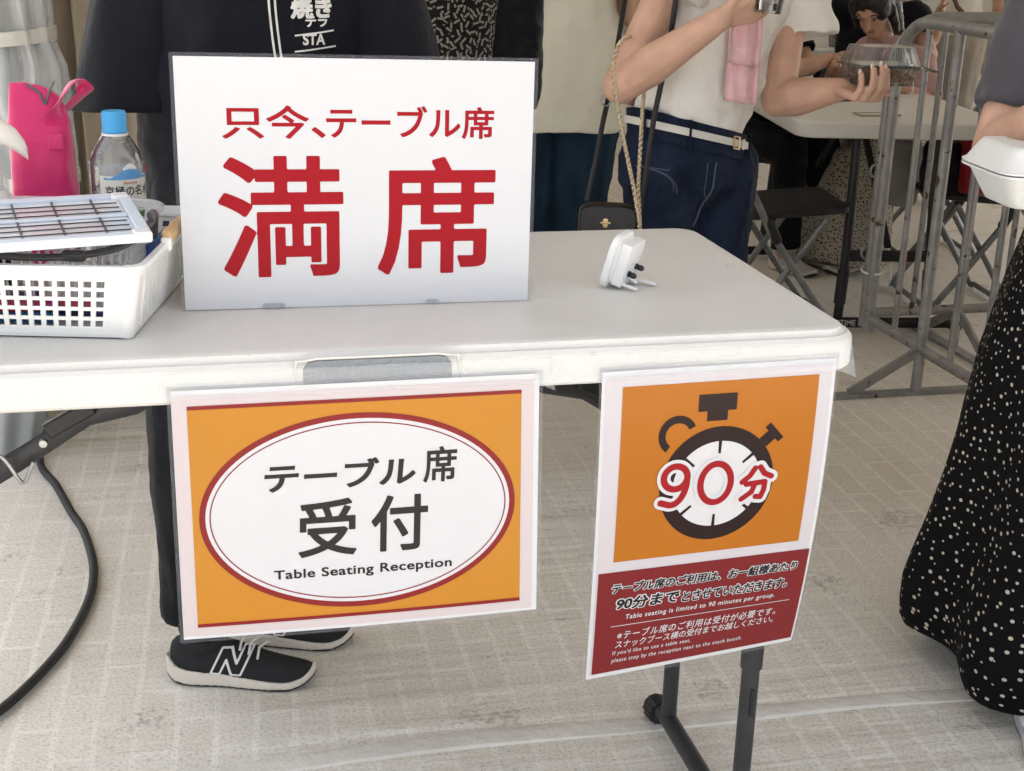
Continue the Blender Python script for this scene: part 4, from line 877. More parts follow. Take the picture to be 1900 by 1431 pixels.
# clear food box on her left palm
fb=thing('food_box','clear hinged plastic box of fried noodles resting on her palm','food container',(1.4,1.3,1.03))
pc=at(1632,126,y=1.39); ex=unit(V(1,.05,-.02)); ey=unit(V(-.05,1,0)); ez=np.cross(ex,ey)
clearp=clear_mat('clear ribbed plastic',.035,.10,milk=.05)
def frus(z0,z1,a0,b0,a1,b1,n=64,rib=0):
    R_=[]
    for k in range(5):
        q=k/4; a_=a0+(a1-a0)*q; b_=b0+(b1-b0)*q
        R_.append([pc+ex*a_*(1+rib*math.sin(n*.5*t))*math.copysign(abs(math.cos(t))**.4,math.cos(t))+ey*b_*(1+rib*math.sin(n*.5*t))*math.copysign(abs(math.sin(t))**.4,math.sin(t))+ez*(z0+(z1-z0)*q) for t in np.arange(n*2)*2*math.pi/(n*2)])
    return R_
g=G(); g.loft(frus(-.035,.004,.066,.045,.080,.056,rib=.012)); 
tray=g.build('tray',clearp,fb)
g=G(); g.loft(frus(.006,.0085,.088,.060,.088,.060)); g.build('rim',clearp,fb)
g=G(); g.loft(frus(.010,.048,.080,.055,.066,.044,rib=.01)); g.build('lid',clearp,fb)
g=G(); P=[pc+ex*.085+ey*.03+ez*.007,pc+ex*.085-ey*.045+ez*.008,pc+ex*.125-ey*.045+ez*-.003,pc+ex*.14+ez*-.008]; g.add([p+ez*.001 for p in P]+[p-ez*.001 for p in P],[(0,1,2,3),(7,6,5,4),(0,4,5,1),(1,5,6,2),(2,6,7,3),(3,7,4,0)]); g.build('lid_tab',clearp,fb)
nood=mat('fried noodles',(.36,.16,.05),.5,var=(120,.5))
g=G()
for i in range(150):
    c=pc+ex*rng.uniform(-.052,.052)+ey*rng.uniform(-.032,.032)+ez*rng.uniform(-.031,-.006); a0=rng.uniform(0,6); r=rng.uniform(.008,.018)
    g.tube([c+ex*r*math.cos(a0+k*.5)+ey*r*.8*math.sin(a0+k*.5)+ez*.003*math.sin(k+i) for k in range(9)],.0021,5)
o=g.build('noodles',nood,fb); o['kind']='stuff'
# ------------------------------------------------------------------ F: passer-by at the right edge
def uvloft(name,R,m,root,closed=True,disp=None,solid=0):
    "lofted cloth with a metre-scaled UV map"
    n=len(R[0]); v=[p for r in R for p in r]; f=[]; uv=[]
    R=[[V(*p) for p in r] for r in R]
    cum=[]
    mid=R[len(R)//2]; c=[0]
    for j in range(n): c.append(c[-1]+np.linalg.norm(mid[(j+1)%n]-mid[j]))
    vv=[0]
    for i in range(len(R)-1): vv.append(vv[-1]+np.linalg.norm(R[i+1][0]-R[i][0]))
    for i in range(len(R)-1):
        for j in range(n if closed else n-1):
            a=i*n+j; b=i*n+(j+1)%n; f.append((a,b,b+n,a+n)); uv+=[(c[j],vv[i]),(c[j+1],vv[i]),(c[j+1],vv[i+1]),(c[j],vv[i+1])]
    off=np.array(root.location); me=bpy.data.meshes.new(name); me.from_pydata([tuple(V(*p)-off) for p in v],[],f); me.update()
    L_=me.uv_layers.new(name='UVMap'); L_.data.foreach_set('uv',[x for q in uv for x in q]); me.polygons.foreach_set('use_smooth',[True]*len(f))
    o=bpy.data.objects.new(name,me); COL.objects.link(o); o.parent=root; me.materials.append(m)
    if solid: q=o.modifiers.new('thickness','SOLIDIFY'); q.thickness=solid; q.offset=-1
    return o
dots=dash_mat('black skirt with cream dots',(.004,.0038,.0045),(.50,.44,.36),45,0,.125,rnd=.85,dot=True,uv=True,thr=.10)
F=thing('person','person in charcoal T-shirt and long black dotted skirt holding a white foam box','person',(1.34,.52,0))
J=stand(1.36,.55,-55,1.60); f,l,u=J['f'],J['l'],J['u']
J['shR']=V(*at(1955,-60,y=.60)); J['elR']=V(*at(1850,278,y=.53)); J['wrR']=V(*at(1925,222,y=.37))
J['shL']=V(1.47,.36,1.29); J['elL']=V(1.42,.22,1.05); J['wrL']=V(1.235,.25,.955)
J['anR']=V(1.25,.40,.09); J['toeR']=J['anR']+V(-.05,-.14,-.06); J['knR']=V(1.24,.45,.46)
J['anL']=V(1.42,.46,.08); J['knL']=V(1.40,.50,.46); J['toeL']=J['anL']+V(-.05,-.14,-.06)
J['chest']=V(1.36,.57,1.16); J['neck']=V(1.355,.56,1.335); J['head']=V(1.33,.53,1.48)
body(F,J,skin,.007,hands={'R':dict(d=V(.75,-.5,-.2),n=V(-.3,-.6,-.6),curl=(.3,.5,.3)),'L':dict(d=V(-.9,.35,-.05),n=V(0,.1,1),curl=(.2,.25,.2))},arms=(.046,.043,.042,.030)); hair(F,J,'long')
g=G(); g.loft(orings(J,[(V(1.36,.55,z),a,b) for z,a,b in ((.90,.165,.125),(.91,.168,.128),(1.0,.155,.115),(1.12,.158,.115),(1.22,.162,.105),(1.29,.14,.088),(1.335,.075,.065))]))
s0,s1=J['shR'],J['elR']; e_=s0+(s1-s0)*.79; g.capsule(V(1.32,.565,1.275),s0+V(0,0,.008),.078,.080); g.cyl(s0-(s1-s0)*.03,e_,.064,.058,24)
s0,s1=J['shL'],J['elL']; g.capsule(V(1.40,.5,1.275),s0+V(0,0,.008),.078,.078); g.cyl(s0,s0+(s1-s0)*.75,.064,.07,24)
g.build('t_shirt',mat('faded charcoal cotton',(.050,.045,.054),.85,bump=[(11,.4),(60,.15),(700,.2)],var=(6,.15),sheen=.15),F,voxel=.007,sm=4,disp=[(.08,.02),(.03,.004)])
R=[]
for z,lx_,r in ((.975,1.175,.165),(.95,1.145,.19),(.86,1.128,.22),(.78,1.113,.25),(.63,1.090,.30),(.50,1.080,.335),(.40,1.074,.36),(.30,1.063,.385),(.22,1.050,.405),(.17,1.044,.415),(.12,1.047,.415),(.085,1.052,.41),(.065,1.062,.40)):
    k=max(0,(.95-z)/.83); R.append([V(lx_+.092+r,.53,z)+V(r*math.cos(t),r*1.12*math.sin(t),0)*(1+.06*k*math.sin(11*t+.5+2*k)+.03*k*math.sin(5*t))+V(0,0,-.035*k*math.sin(t)**2+.012*k*math.sin(7*t)) for t in np.arange(150)*2*math.pi/150])
RR=[]
for a,b in zip(R[:-1],R[1:]):
    for q in (0,.34,.67): RR.append([p+(s-p)*q for p,s in zip(a,b)])
RR.append(R[-1]); uvloft('skirt',RR,dots,F,solid=.004)
navy=mat('navy mesh trainer',(.016,.018,.045),.7,bump=[(800,.5)],var=(40,.3)); wht=mat('white shoe trim',(.55,.55,.56),.6,bump=(80,.2))
for q in 'RL':
    f_=unit((J['toe'+q]-J['an'+q])*V(1,1,0)); sh=bpy.data.objects.new('shoe',None); COL.objects.link(sh); sh.parent=F; hp=J['an'+q]*V(1,1,0)-f_*.07; sh.location=tuple(hp-np.array(F.location))
    make_shoe(sh,J['an'+q]*V(1,1,0),f_,navy,wht,.25)
    o=J['an'+q]; lat=V(-f_[1],f_[0],0)
    for s in (1,-1): G().tube([o-f_*.055+V(0,0,.005),o-f_*.03+lat*s*.037+V(0,0,-.02),o+f_*.01+lat*s*.040-V(0,0,.035),o+f_*.06+lat*s*.037+V(0,0,-.045)],.008,8,flat=.6).build('side_panel',wht,sh)
foam=mat('white foam',(.70,.70,.68),.6,bump=[(500,.25),(30,.08)],spec=.3)
fo=thing('foam_box','white foam clamshell box held by the person at the right edge','food container',(1.07,.36,1.0))
rc=at(1928,312,y=.355); ex=unit(V(1,-.10,0)); ey=unit(V(.10,1,0)); ez=V(0,0,1)
def fr(z,a,b,p=.32): return [rc+ex*a*math.copysign(abs(math.cos(t))**p,math.cos(t))+ey*b*math.copysign(abs(math.sin(t))**p,math.sin(t))+ez*z for t in np.arange(72)*2*math.pi/72]
g=G(); g.loft([fr(-.053,.056,.052),fr(-.052,.060,.056),fr(-.047,.063,.059),fr(-.004,.086,.080),fr(-.003,.095,.089),fr(0,.095,.089)]); g.build('box_base',foam,fo,angle=50)
g=G(); g.loft([fr(.0025,.095,.089),fr(.005,.095,.089),fr(.008,.090,.084),fr(.033,.076,.070),fr(.038,.072,.066),fr(.039,.066,.060),fr(.0375,.055,.05)]); g.build('box_lid',foam,fo,angle=50)
G().box(rc+ex*-.024-ey*.0905+ez*.002,(.022,.006,.008),(ex,ey,ez)).build('latch_tab',foam,fo,bevel=.002)

# ------------------------------------------------------------------ barricades
galv=mat('weathered galvanised tube',(.30,.295,.285),.5,.55,bump=[(90,.2),(400,.15)],var=(18,.2),spots=(34,.64,(.10,.055,.035)))
tie=mat('white cable tie',(.7,.7,.68),.4)
def barricade(label,axis,p0,sgn,length,mains):
    "axis 0: runs along x, 1: along y; p0 is the end post's foot"
    t=thing('crowd_barrier',label,'barricade',(p0[0],p0[1],0),'steel barricades at the tent side')
    d=V(sgn,0,0) if axis==0 else V(0,sgn,0); n_=V(0,1,0) if axis==0 else V(1,0,0); P=V(p0[0],p0[1],0); u=V(0,0,1)
    r=.165; top=1.10
    arc=[P+d*(r-r*math.cos(a))+u*(top-r+r*math.sin(a)) for a in np.linspace(0,math.pi/2,10)]; arc2=[P+d*(length-r+r*math.sin(a))+u*(top-r+r*math.cos(a)) for a in np.linspace(0,math.pi/2,10)]
    G().tube([P+u*.10]+arc+[P+d*length*.5+u*top]+arc2+[P+d*length+u*.10],.0185,14).build('frame',galv,t)
    G().cyl(P+u*.145,P+d*length+u*.145,.016).build('bottom_rail',galv,t)
    k=0; nb=int(round(length/.172))
    for i in range(1,nb):
        x=length*i/nb; h=top if r<x<length-r else top-.02
        if i in mains:
            G().cyl(P+d*x+u*.0,P+d*x+u*(h),.0165).build('post',galv,t)
            g=G(); g.box(P+d*x+u*.006,tuple(np.abs(n_)*.60+np.abs(d)*.042+u*.012)); g.build('foot_plate',galv,t,bevel=.001)
            for s in(1,-1): G().bar(P+d*x+u*.135+n_*s*.012,P+d*x+n_*s*.225+u*.012,.030,.012,d).build('foot_brace',galv,t,bevel=.001)
        else: G().cyl(P+d*x+u*.145,P+d*x+u*(h),.0098,seg=12).build('bar',galv,t)
    for zz in (.35,.62,.98):
        G().tube([P+d*.0+n_*.0+u*zz+(-d*.018)+V(0,0,0)+(-d*math.sin(a)*.018)+u*.02*math.cos(a) for a in np.linspace(0,math.pi,10)],.004,8).build('coupling_hook',galv,t)
    return t
ba=barricade('galvanised crowd barrier running toward the camera beside the dotted skirt',1,(1.965,2.512),-1,2.06,(2,10))
bb2=barricade('galvanised crowd barrier behind, running away to the right behind the first one',0,(1.982,2.575),1,2.06,(2,10))
for zz in (.905,.30):
    G().tube([V(1.974+.026*math.cos(a),2.543+.056*math.sin(a),zz+.008*math.cos(a)) for a in np.linspace(0,2*math.pi,28)],.0032,6).build('cable_tie',tie,ba)
    G().tube([V(1.995,2.50,zz),V(2.012,2.49,zz+.02),V(2.016,2.488,zz-.02),V(2.004,2.492,zz-.045)],.002,6).build('tie_tail',tie,ba)

# ------------------------------------------------------------------ the table beyond the barrier and its chairs
bt=thing('folding_table','cream folding table with black legs beyond the steel barrier','table',(0,0,0)); 
def bg_table(t):
    g=G(); R=[]
    for ins,dz in ((.012,-.050),(.004,-.052),(.0,-.048),(.0,-.012),(.003,-.004),(.007,-.003),(.010,0),(.016,0)):
        R.append([(x,y,.74+dz) for x,y in rrect(.375-ins,.61-ins,max(.01,.075-ins))])
    g.loft(R); g.build('table_top',plastic,t,angle=25)
    for sy in(-1,1):
        for sx in(-1,1):
            G().tube([(sx*.16,sy*.55,.02),(sx*.15,sy*.54,.30),(sx*.14,sy*.50,.70)],[.017,.017,.017],12).build('leg',black,t)
            G().cyl((sx*.1585,sy*.5485,.10),(sx*.153,sy*.543,.22),.021).build('leg_collar',black,t)
        G().bar((-.15,sy*.54,.27),(.15,sy*.54,.27),.03,.036).build('crossbar',black,t,bevel=.004)
        g=G(); g.tube([(-.29,sy*.55,.015),(-.24,sy*.55,.03),(.24,sy*.55,.03),(.29,sy*.55,.015)],.019,12); g.build('foot_bar',black,t)
        G().bar((.0,sy*.10,.685),(0,sy*.53,.30),.022,.014).build('folding_brace',black,t)
    c=G(); c.box((.055,-.54,.27),(.022,.034,.040)); c.build('red_clip',mat('red plastic clip',(.45,.02,.02),.4),t,bevel=.002)
    g=G(); fn=lambda s,t_,li: V(-.20+.10*s,-.5702-li,.045-.022*t_)
    lay(g,'LIFETIME',(0,1,0,1),fn,.0012,weight=.02,h=.05); g.build('foot_lettering',whitep,t,smooth=False)
bg_table(bt); bt.location=(2.27,3.37,0); bt.rotation_euler=(0,0,rad(-9))
gsteel=mat('grey chair steel',(.22,.225,.225),.45,.5,bump=(120,.15),var=(30,.2))
bp_=mat('black chair plastic',(.012,.012,.014),.5,bump=(200,.2))
def chair(label):
    t=thing('folding_chair',label,'chair',(0,0,0),'folding chairs round the tables')
    g=G(); g.loft([[(x,y,z+.03*(x/.19)*.5) for x,y in rrect(.185-i_,.19-i_,.04)] for z,i_ in ((.415,.01),(.418,0),(.437,0),(.441,.006))]); g.build('seat',bp_,t)
    g=G(); g.loft([[(-.23-.08*(z-.6)/.2-.02*math.cos(y/.19*1.5)+d,y,z) for y in np.linspace(-.19,.19,9)] +[(-.23-.08*(z-.6)/.2-.02*math.cos(y/.19*1.5)-.012+d,y,z) for y in np.linspace(.19,-.19,9)] for z,d in ((.585,0),(.59,.0),(.77,0),(.785,0))]); g.build('backrest',bp_,t)
    for s in(1,-1):
        y=.205*s
        G().tube([(-.315,y,.78),(-.235,y,.62),(-.10,y,.37),(.05,y,.16),(.165,y,.01)],.0125,10).build('front_leg',gsteel,t)
        G().tube([(.10,y*.9,.41),(-.02,y*.9,.23),(-.16,y*.9,.01)],.0115,10).build('rear_leg',gsteel,t)
        G().capsule((-.105,y,.40),(-.075,y,.34),.018).build('joint_cap',bp_,t)
    G().tube([(.165,-.205,.012),(.168,-.19,.02),(.168,.19,.02),(.165,.205,.012)],.011,8).build('floor_bar',gsteel,t)
    G().tube([(-.16,-.185,.012),(-.163,-.17,.02),(-.163,.17,.02),(-.16,.185,.012)],.011,8).build('floor_bar',gsteel,t)
    return t
c1=chair('black folding chair with empty seat, left of the cream table'); c1.location=(1.86,3.02,0); c1.rotation_euler=(0,0,rad(-8))
bpy.context.view_layer.update()
dup(c1,(2.66,3.18,0),rad(172),'black folding chair right of the cream table, loaded with bags','folding chairs round the tables')
dup(c1,(2.28,4.75,0),rad(-60),'folding chair farther back, its steel legs seen past the empty black chair','folding chairs round the tables')
dup(c1,(2.98,3.95,0),rad(170),'folding chair under the seated person in the speckled skirt','folding chairs round the tables')
# bags on the right-hand chair
def pouch(label,cat,name,c,a,b,h,m,rz=0,handle=True):
    t=thing(name,label,cat,c); g=G(); e=V(math.cos(rz),math.sin(rz),0); n_=V(-math.sin(rz),math.cos(rz),0); R=[]
    for q,k in ((0,.9),(.04,1),(.5,1.02),(.85,.97),(.97,.9),(1,.8)):
        R.append([V(*c)+e*a*k*math.copysign(abs(math.cos(t_))**.5,math.cos(t_))+n_*b*k*math.copysign(abs(math.sin(t_))**.5,math.sin(t_))+V(0,0,h*q) for t_ in np.arange(28)*2*math.pi/28])
    g.loft(R); g.build('bag_body',m,t,voxel=.008,disp=[(.06,.015)])
    if handle: G().tube([V(*c)+e*a*.5*math.cos(a_)+V(0,0,h-.01+.07*math.sin(a_)) for a_ in np.linspace(0,math.pi,12)],.007,8,flat=.5).build('handle',m,t)
pouch('black bag standing on the right-hand folding chair','bag','tote_bag',(2.50,3.05,.445),.085,.07,.19,bagm,.2)
pouch('pale grey cloth bag hanging beside the black bag','bag','cloth_bag',(2.44,3.26,.36),.05,.06,.25,mat('pale grey cloth',(.27,.25,.24),.85,bump=[(12,.5)],var=(8,.1)),.6)
pouch('red bag hanging on the right-hand folding chair','bag','shopping_bag',(*at(1812,330,y=2.98)[:2],.46),.07,.06,.24,mat('red cloth',(.30,.008,.014),.7,bump=[(14,.5)],var=(8,.2)),.1)
# flat tray and a paper slip on that table
slip=thing('menu_card','brown framed paper card lying on the cream table','card',(2.12,2.98,.742))
o_=V(2.16,2.98,.743); g=G(); g.box(o_,(.15,.075,.003)); g.build('card',mat('cream card',(.5,.46,.38),.6,bump=(90,.1)),slip,bevel=.0008)
g=G()
for cx_,cy_,sx_,sy_ in ((0,.035,.15,.004),(0,-.035,.15,.004),(-.073,0,.004,.066),(.073,0,.004,.066)): g.box(o_+V(cx_,cy_,.0021),(sx_,sy_,.001))
g.build('card_border',mat('brown print',(.18,.10,.05),.6),slip)
tray=thing('plastic_tray','clear lid lying on the cream table behind the food box','food container',(2.12,3.38,.741))
g=G(); tc_=V(2.16,3.42,.741); g.loft([[tc_+V(a*math.copysign(abs(math.cos(t_))**.4,math.cos(t_)),b*math.copysign(abs(math.sin(t_))**.4,math.sin(t_)),z) for t_ in np.arange(48)*2*math.pi/48] for z,a,b in ((0,.12,.085),(.003,.122,.087),(.003,.11,.075),(.022,.10,.066),(.023,.096,.062))]); g.build('tray_lid',clearp,tray)

# ------------------------------------------------------------------ people beyond the barrier
speck=dash_mat('cream skirt with black specks',(.46,.42,.35),(.02,.018,.016),72,.24,.15)
pinkk=mat('dusty pink cotton',(.42,.25,.24),.85,bump=[(12,.45),(600,.2)],var=(7,.1),sheen=.2)
E_=thing('person','seated person in a dusty pink top and speckled cream skirt at the cream table','person',(2.85,3.93,0))
J=sit(2.86,3.95,-66,1.56); hd=at(1616,14,y=3.80)
J['head']=V(*hd)+V(.01,0,.0); J['neck']=J['head']+V(.09,.045,-.12); J['chest']=V(2.735,3.90,.73); J['pel']=V(2.86,3.95,.52)
J['shL']=V(2.73,3.74,.845); J['elL']=V(2.72,3.60,.70); J['wrL']=V(2.50,3.58,.775); J['shR']=V(2.66,4.05,.86); J['elR']=V(2.50,4.05,.72); J['wrR']=V(2.42,3.9,.80)
hfx=unit(V(-.62,-.62,-.80)); J['hf']=hfx; J['hl']=unit(np.cross(V(0,0,1),hfx)); J['hu']=np.cross(hfx,J['hl'])
body(E_,J,skin2,.007); hair(E_,J,'long')
shirt(E_,J,pinkk,.50,'pink_top',loose=.012,sleeve=.92,sr=(.06,.055)) 
g=G()
for q in 'LR': g.capsule(J['hip'+q],J['kn'+q]+V(0,0,.01),.095,.08)
kn=(J['knL']+J['knR'])/2; R=[]
for z,r,fw in ((.50,.18,-.02),(.40,.20,.0),(.25,.225,.02),(.10,.25,.03),(.04,.255,.03)):
    R.append([V(kn[0],kn[1],z)+J['l']*r*math.cos(t)*(1+.05*math.sin(9*t))+J['f']*(fw+r*.65*math.sin(t)*(1+.05*math.sin(7*t))) for t in np.arange(40)*2*math.pi/40])
g.loft(R); g.loft(orings(J,[(J['pel']-V(0,0,.10),.17,.13),(J['pel'],.17,.13),(J['pel']+V(0,0,.08),.14,.11)])); g.build('skirt',speck,E_,voxel=.009,disp=[(.1,.02)])
shoe_pair(E_,J,mat('cream sneaker',(.4,.37,.35),.7),ssole,.24)
G_=thing('person','seated person in a black top resting a forearm on the cream table','person',(2.1,4.15,0))
J=sit(2.10,4.15,25,1.64); J['shR']=V(2.0,4.02,1.02); J['elR']=V(*at(1484,128,y=3.80)); J['wrR']=V(*at(1545,108,y=3.84)); J['elL']=V(2.36,3.98,.80); J['wrL']=V(2.24,3.86,.80)
body(G_,J,skin,.008); hair(G_,J,'long'); shirt(G_,J,blackcloth,.50,'black_top',loose=.015,sleeve=.72,sr=(.072,.066)); trousers(G_,J,blackcloth,.60,disp=((.08,.015),)); shoe_pair(G_,J,mat('cream sneaker',(.4,.37,.35),.7),ssole,.24)
H_=thing('person','standing person in a white shirt with a brown bag strap, far right behind the barrier','person',(3.55,5.0,0))
J=stand(3.55,5.0,150,1.62); body(H_,J,skin,.009); hair(H_,J,'long'); shirt(H_,J,whitecl,.86,'white_shirt',sleeve=.6); trousers(H_,J,mat('beige trousers cloth',(.36,.32,.27),.8,bump=[(14,.4)],var=(6,.1)),.98,r=(.12,.10,.10)); shoe_pair(H_,J,ush,ssole,.24)
G().tube([(3.36,4.85,1.32),(3.42,4.84,1.15),(3.50,4.83,1.0),(3.62,4.84,.90)],.012,8,flat=.3,up=(0,1,0)).build('bag_strap',mat('brown strap leather',(.10,.045,.025),.5,bump=(90,.2)),H_)
I_=thing('person','seated person in a black top lifting a hand to eat, behind the pink sleeve','person',(3.02,4.75,0))
J=sit(3.02,4.75,-25,1.62); J['elR']=V(*at(1728,75,y=4.55)); J['wrR']=V(*at(1746,18,y=4.48)); J['elL']=V(3.2,4.5,.80); J['wrL']=V(3.02,4.40,.82)
body(I_,J,skin2,.008); hair(I_,J,'short'); shirt(I_,J,blackcloth,.50,'black_top',loose=.015,sleeve=.5); trousers(I_,J,denim,.60); shoe_pair(I_,J,ush,ssole,.25)
K_=thing('person','standing person in dark clothes far back between the tables','person',(3.9,6.9,0))
J=stand(3.75,6.6,20,1.68); body(K_,J,skin2,.01); hair(K_,J,'short'); shirt(K_,J,blackcloth,.86); trousers(K_,J,blackcloth,1.0); shoe_pair(K_,J,ush,ssole,.26)
# table farther back with cups and a plate
ft_=dup(bt,(3.45,5.95,0),rad(-9),'cream folding table farther back with cups on it','tables under the tent'); bt['group']='tables under the tent'
def cup(label,c,m,h=.11):
    t=thing('drinking_cup',label,'cup',c,'cups on the far table'); G().lathe(c,[(.001,0),(.028,0),(.04,h),(.038,h),(.027,.005),(.001,.005)],24).build('cup_body',m,t); G().lathe(c,[(.001,.006),(.026,.006),(.033,h*.6),(.001,h*.6)],20).build('drink',mat('green tea drink',(.10,.13,.04),.1),t)
cup('clear cup at the left of the far table',(3.22,5.55,.741),clearp)
cup('clear cup with green drink on the far table, nearest the white top',(3.36,5.62,.741),clearp)
cup('clear cup farther along the far table',(3.50,5.85,.741),clearp)
pl=thing('serving_bowl','black bowl of green salad on the far table','bowl',(3.33,5.45,.741))
G().lathe((3.36,5.48,.741),[(.001,0),(.05,0),(.085,.035),(.083,.036),(.048,.004),(.001,.004)],32).build('bowl',black,pl)
g=G()
for i in range(40): g.ell(V(3.36,5.48,.766)+V(rng.normal(0,.03),rng.normal(0,.03),rng.uniform(0,.03)),(.016,.012,.004),None,8,5)
o=g.build('salad',mat('salad leaves',(.06,.12,.02),.6,var=(60,.4)),pl); o['kind']='stuff'
# ------------------------------------------------------------------ things on the reception table
wpl=mat('white gloss plastic',(.74,.74,.73),.28,bump=(300,.05),spec=.5)
gd=thing('adapter_gadget','small white plastic gadget with two black screws, tilted on thin legs','gadget',(.36,.23,.9))
w_=unit(V(.62,.785,0)); nh=unit(V(.785,-.62,0)); tl_=rad(15); up_=unit(V(0,0,1)*math.cos(tl_)+nh*math.sin(tl_)); nn=unit(nh*math.cos(tl_)-V(0,0,1)*math.sin(tl_))
o_=V(.338,.226,.9012); W_,H_2=.069,.074
c_=o_+w_*W_/2+up_*H_2/2
def slab(cx_,cz_,hw,hh,r,d0,d1,ins=.0):
    R=[]
    for d,i_ in ((d0,.002),(d0+.0015*(1 if d1>d0 else -1),0),(d1-.0015*(1 if d1>d0 else -1),0),(d1,.0025)):
        R.append([c_+w_*(cx_+x)+up_*(cz_+y)+nn*d for x,y in rrect(hw-i_-ins*0,hh-i_,r)])
    return R
g=G(); g.loft(slab(0,0,W_/2,H_2/2,.017,-.011,-.001)); g.build('face_plate',wpl,gd)
g=G(); g.loft(slab(0,0,W_/2-.006,H_2/2-.006,.013,-.002,.003)); g.build('back_step',wpl,gd)
g=G(); g.loft(slab(.003,.0,.0275,.030,.0035,.002,.0175)); bxo=g.build('battery_box',wpl,gd,angle=30)
for x,y in ((-.010,-.012),(.014,-.006)):
    p=c_+w_*(x+.003)+up_*y+nn*.0175
    g=G(); g.cyl(p-nn*.001,p+nn*.003,.0042); g.cyl(p+nn*.003,p+nn*.006,.0026); g.capsule(p+nn*.006,p+nn*.0085,.0042,.004); g.build('black_screw',black,gd)
base=c_-up_*H_2/2
for x,ln in ((-.016,.034),(.022,.048)):
    a=base+w_*x+up_*.010+nn*.004; b=a+nh*ln; b[2]=.9035
    G().bar(a,b,.0065,.0032).build('prop_leg',wpl,gd,bevel=.001)
g=G(); a=base+w_*.012+up_*.008+nn*.006; g.tube([a,a+nh*.012+V(0,0,.004),a+nh*.022-V(0,0,.003)],[.004,.006,.003],8,flat=.6); g.build('clip',wpl,gd)

# white slotted basket with a wooden handle
bk=thing('plastic_basket','white slotted plastic basket with a wooden grip at the left of the table','basket',(-.40,.27,.9))
ra=rad(-12.5); bx=V(math.cos(ra),math.sin(ra),0); by=V(-math.sin(ra),math.cos(ra),0); FR=V(-.270,.090,.902); BWd,BD,BH=.335,.30,.084
flare=.016
wb=mat('white basket plastic',(.72,.72,.70),.35,bump=(200,.08),spec=.45)
def wallpts(u,q,side):   # u along the wall 0..1, q height 0..1
    fl=flare*q; 
    if side=='f': return FR-bx*(BWd*(1-u))+bx*(fl*(2*u-1))-by*fl+V(0,0,BH*q)
    if side=='b': return FR+by*BD-bx*(BWd*(1-u))+bx*(fl*(2*u-1))+by*fl+V(0,0,BH*q)
    if side=='r': return FR+by*BD*u+bx*fl+by*fl*(2*u-1)+V(0,0,BH*q)
    return FR-bx*BWd+by*BD*u-bx*fl+by*fl*(2*u-1)+V(0,0,BH*q)
for side,L_ in (('f',BWd),('b',BWd),('r',BD),('l',BD)):
    g=G(); nm=-by if side in 'fb' else bx; al_=bx if side in 'fb' else by; m_=.030/L_
    nv=int((L_-.06)/.0135)
    tr_=V(0,0,1)
    for i in range(nv+1):
        u_=m_+(1-2*m_)*i/nv; a=wallpts(u_,.10,side); b=wallpts(u_,.90,side); g.bar(a,b,.0030 if side in 'fb' else .0075,.0054 if side in 'fb' else .0028,al_)
    nr=5 if side in 'fb' else 3
    for k in range(nr+1):
        q=.13+.72*k/nr; a=wallpts(m_*.5,q,side); b=wallpts(1-m_*.5,q,side); g.bar(a,b,.0042,.0024,nm)
    g.build('slotted_side',wb,bk,smooth=False)
    g=G(); 
    for q0,q1 in ((0,.13),(.86,1.)):
        P=[wallpts(u_,q0,side) for u_ in (m_*.2,1-m_*.2)]+[wallpts(u_,q1,side) for u_ in (1-m_*.2,m_*.2)]
        g.add([p+nm*.0016 for p in P]+[p-nm*.0016 for p in P],[(0,1,2,3),(7,6,5,4),(0,4,5,1),(1,5,6,2),(2,6,7,3),(3,7,4,0)])
    for u0,u1 in ((m_*.2,m_),(1-m_,1-m_*.2)):
        P=[wallpts(u0,0,side),wallpts(u1,0,side),wallpts(u1,1,side),wallpts(u0,1,side)]
        g.add([p+nm*.0015 for p in P]+[p-nm*.0015 for p in P],[(0,1,2,3),(7,6,5,4),(0,4,5,1),(1,5,6,2),(2,6,7,3),(3,7,4,0)])
    g.build('side_frame',wb,bk,smooth=False)
for sd_,u0 in (('f',0),('f',1),('b',0),('b',1)):
    ic_=(V(*FR)-bx*BWd/2+by*BD/2); a=wallpts(u0,.02,sd_); b=wallpts(u0,.98,sd_); o1=unit((ic_-a)*V(1,1,0))*.012
    G().cyl(a+o1,b+o1,.0105,.0125,20).build('corner_post',wb,bk)
def around(q,inset,n=8,r=.022):
    P=[]; c0=FR-bx*BWd/2+by*BD/2; fl=flare*q-inset
    for x,y in rrect(BWd/2+fl,BD/2+fl,r,n=n): P.append(c0+bx*x+by*y+V(0,0,BH*q))
    return P
g=G(); g.loft([around(0,.004),around(0,-.0012),around(.05,-.0022),around(.05,.002)],cap=False); g.build('base_band',wb,bk)
g=G(); R=[]
for dq,ins in ((-.09,-.001),(-.085,-.007),(.0,-.0085),(.05,-.006),(.055,.001),(.0,.004),(-.09,.004)): R.append(around(1+dq,ins))
g.loft(R+[R[0]],cap=False); g.build('rim',wb,bk)
g=G(); c0=FR-bx*BWd/2+by*BD/2; g.loft([[c0+bx*x+by*y+V(0,0,z) for x,y in rrect(BWd/2-.002,BD/2-.002,.02)] for z in (0,.003)]); g.build('base',wb,bk)
wood=mat('pale wood grip',(.48,.30,.14),.5,bump=[(60,.3)],var=(14,.25),stretch=(1,1,6))
a=wallpts(.36,1.13,'r')+bx*.004; b=wallpts(.72,1.13,'r')+bx*.004
g=G(); g.bar(a,b,.013,.016); g.build('wooden_grip',wood,bk,bevel=.004)
for p in (a,b): G().bar(p-(b-a)*.0,p+V(0,0,-.016),.012,.010,by).build('grip_mount',wb,bk,bevel=.002)
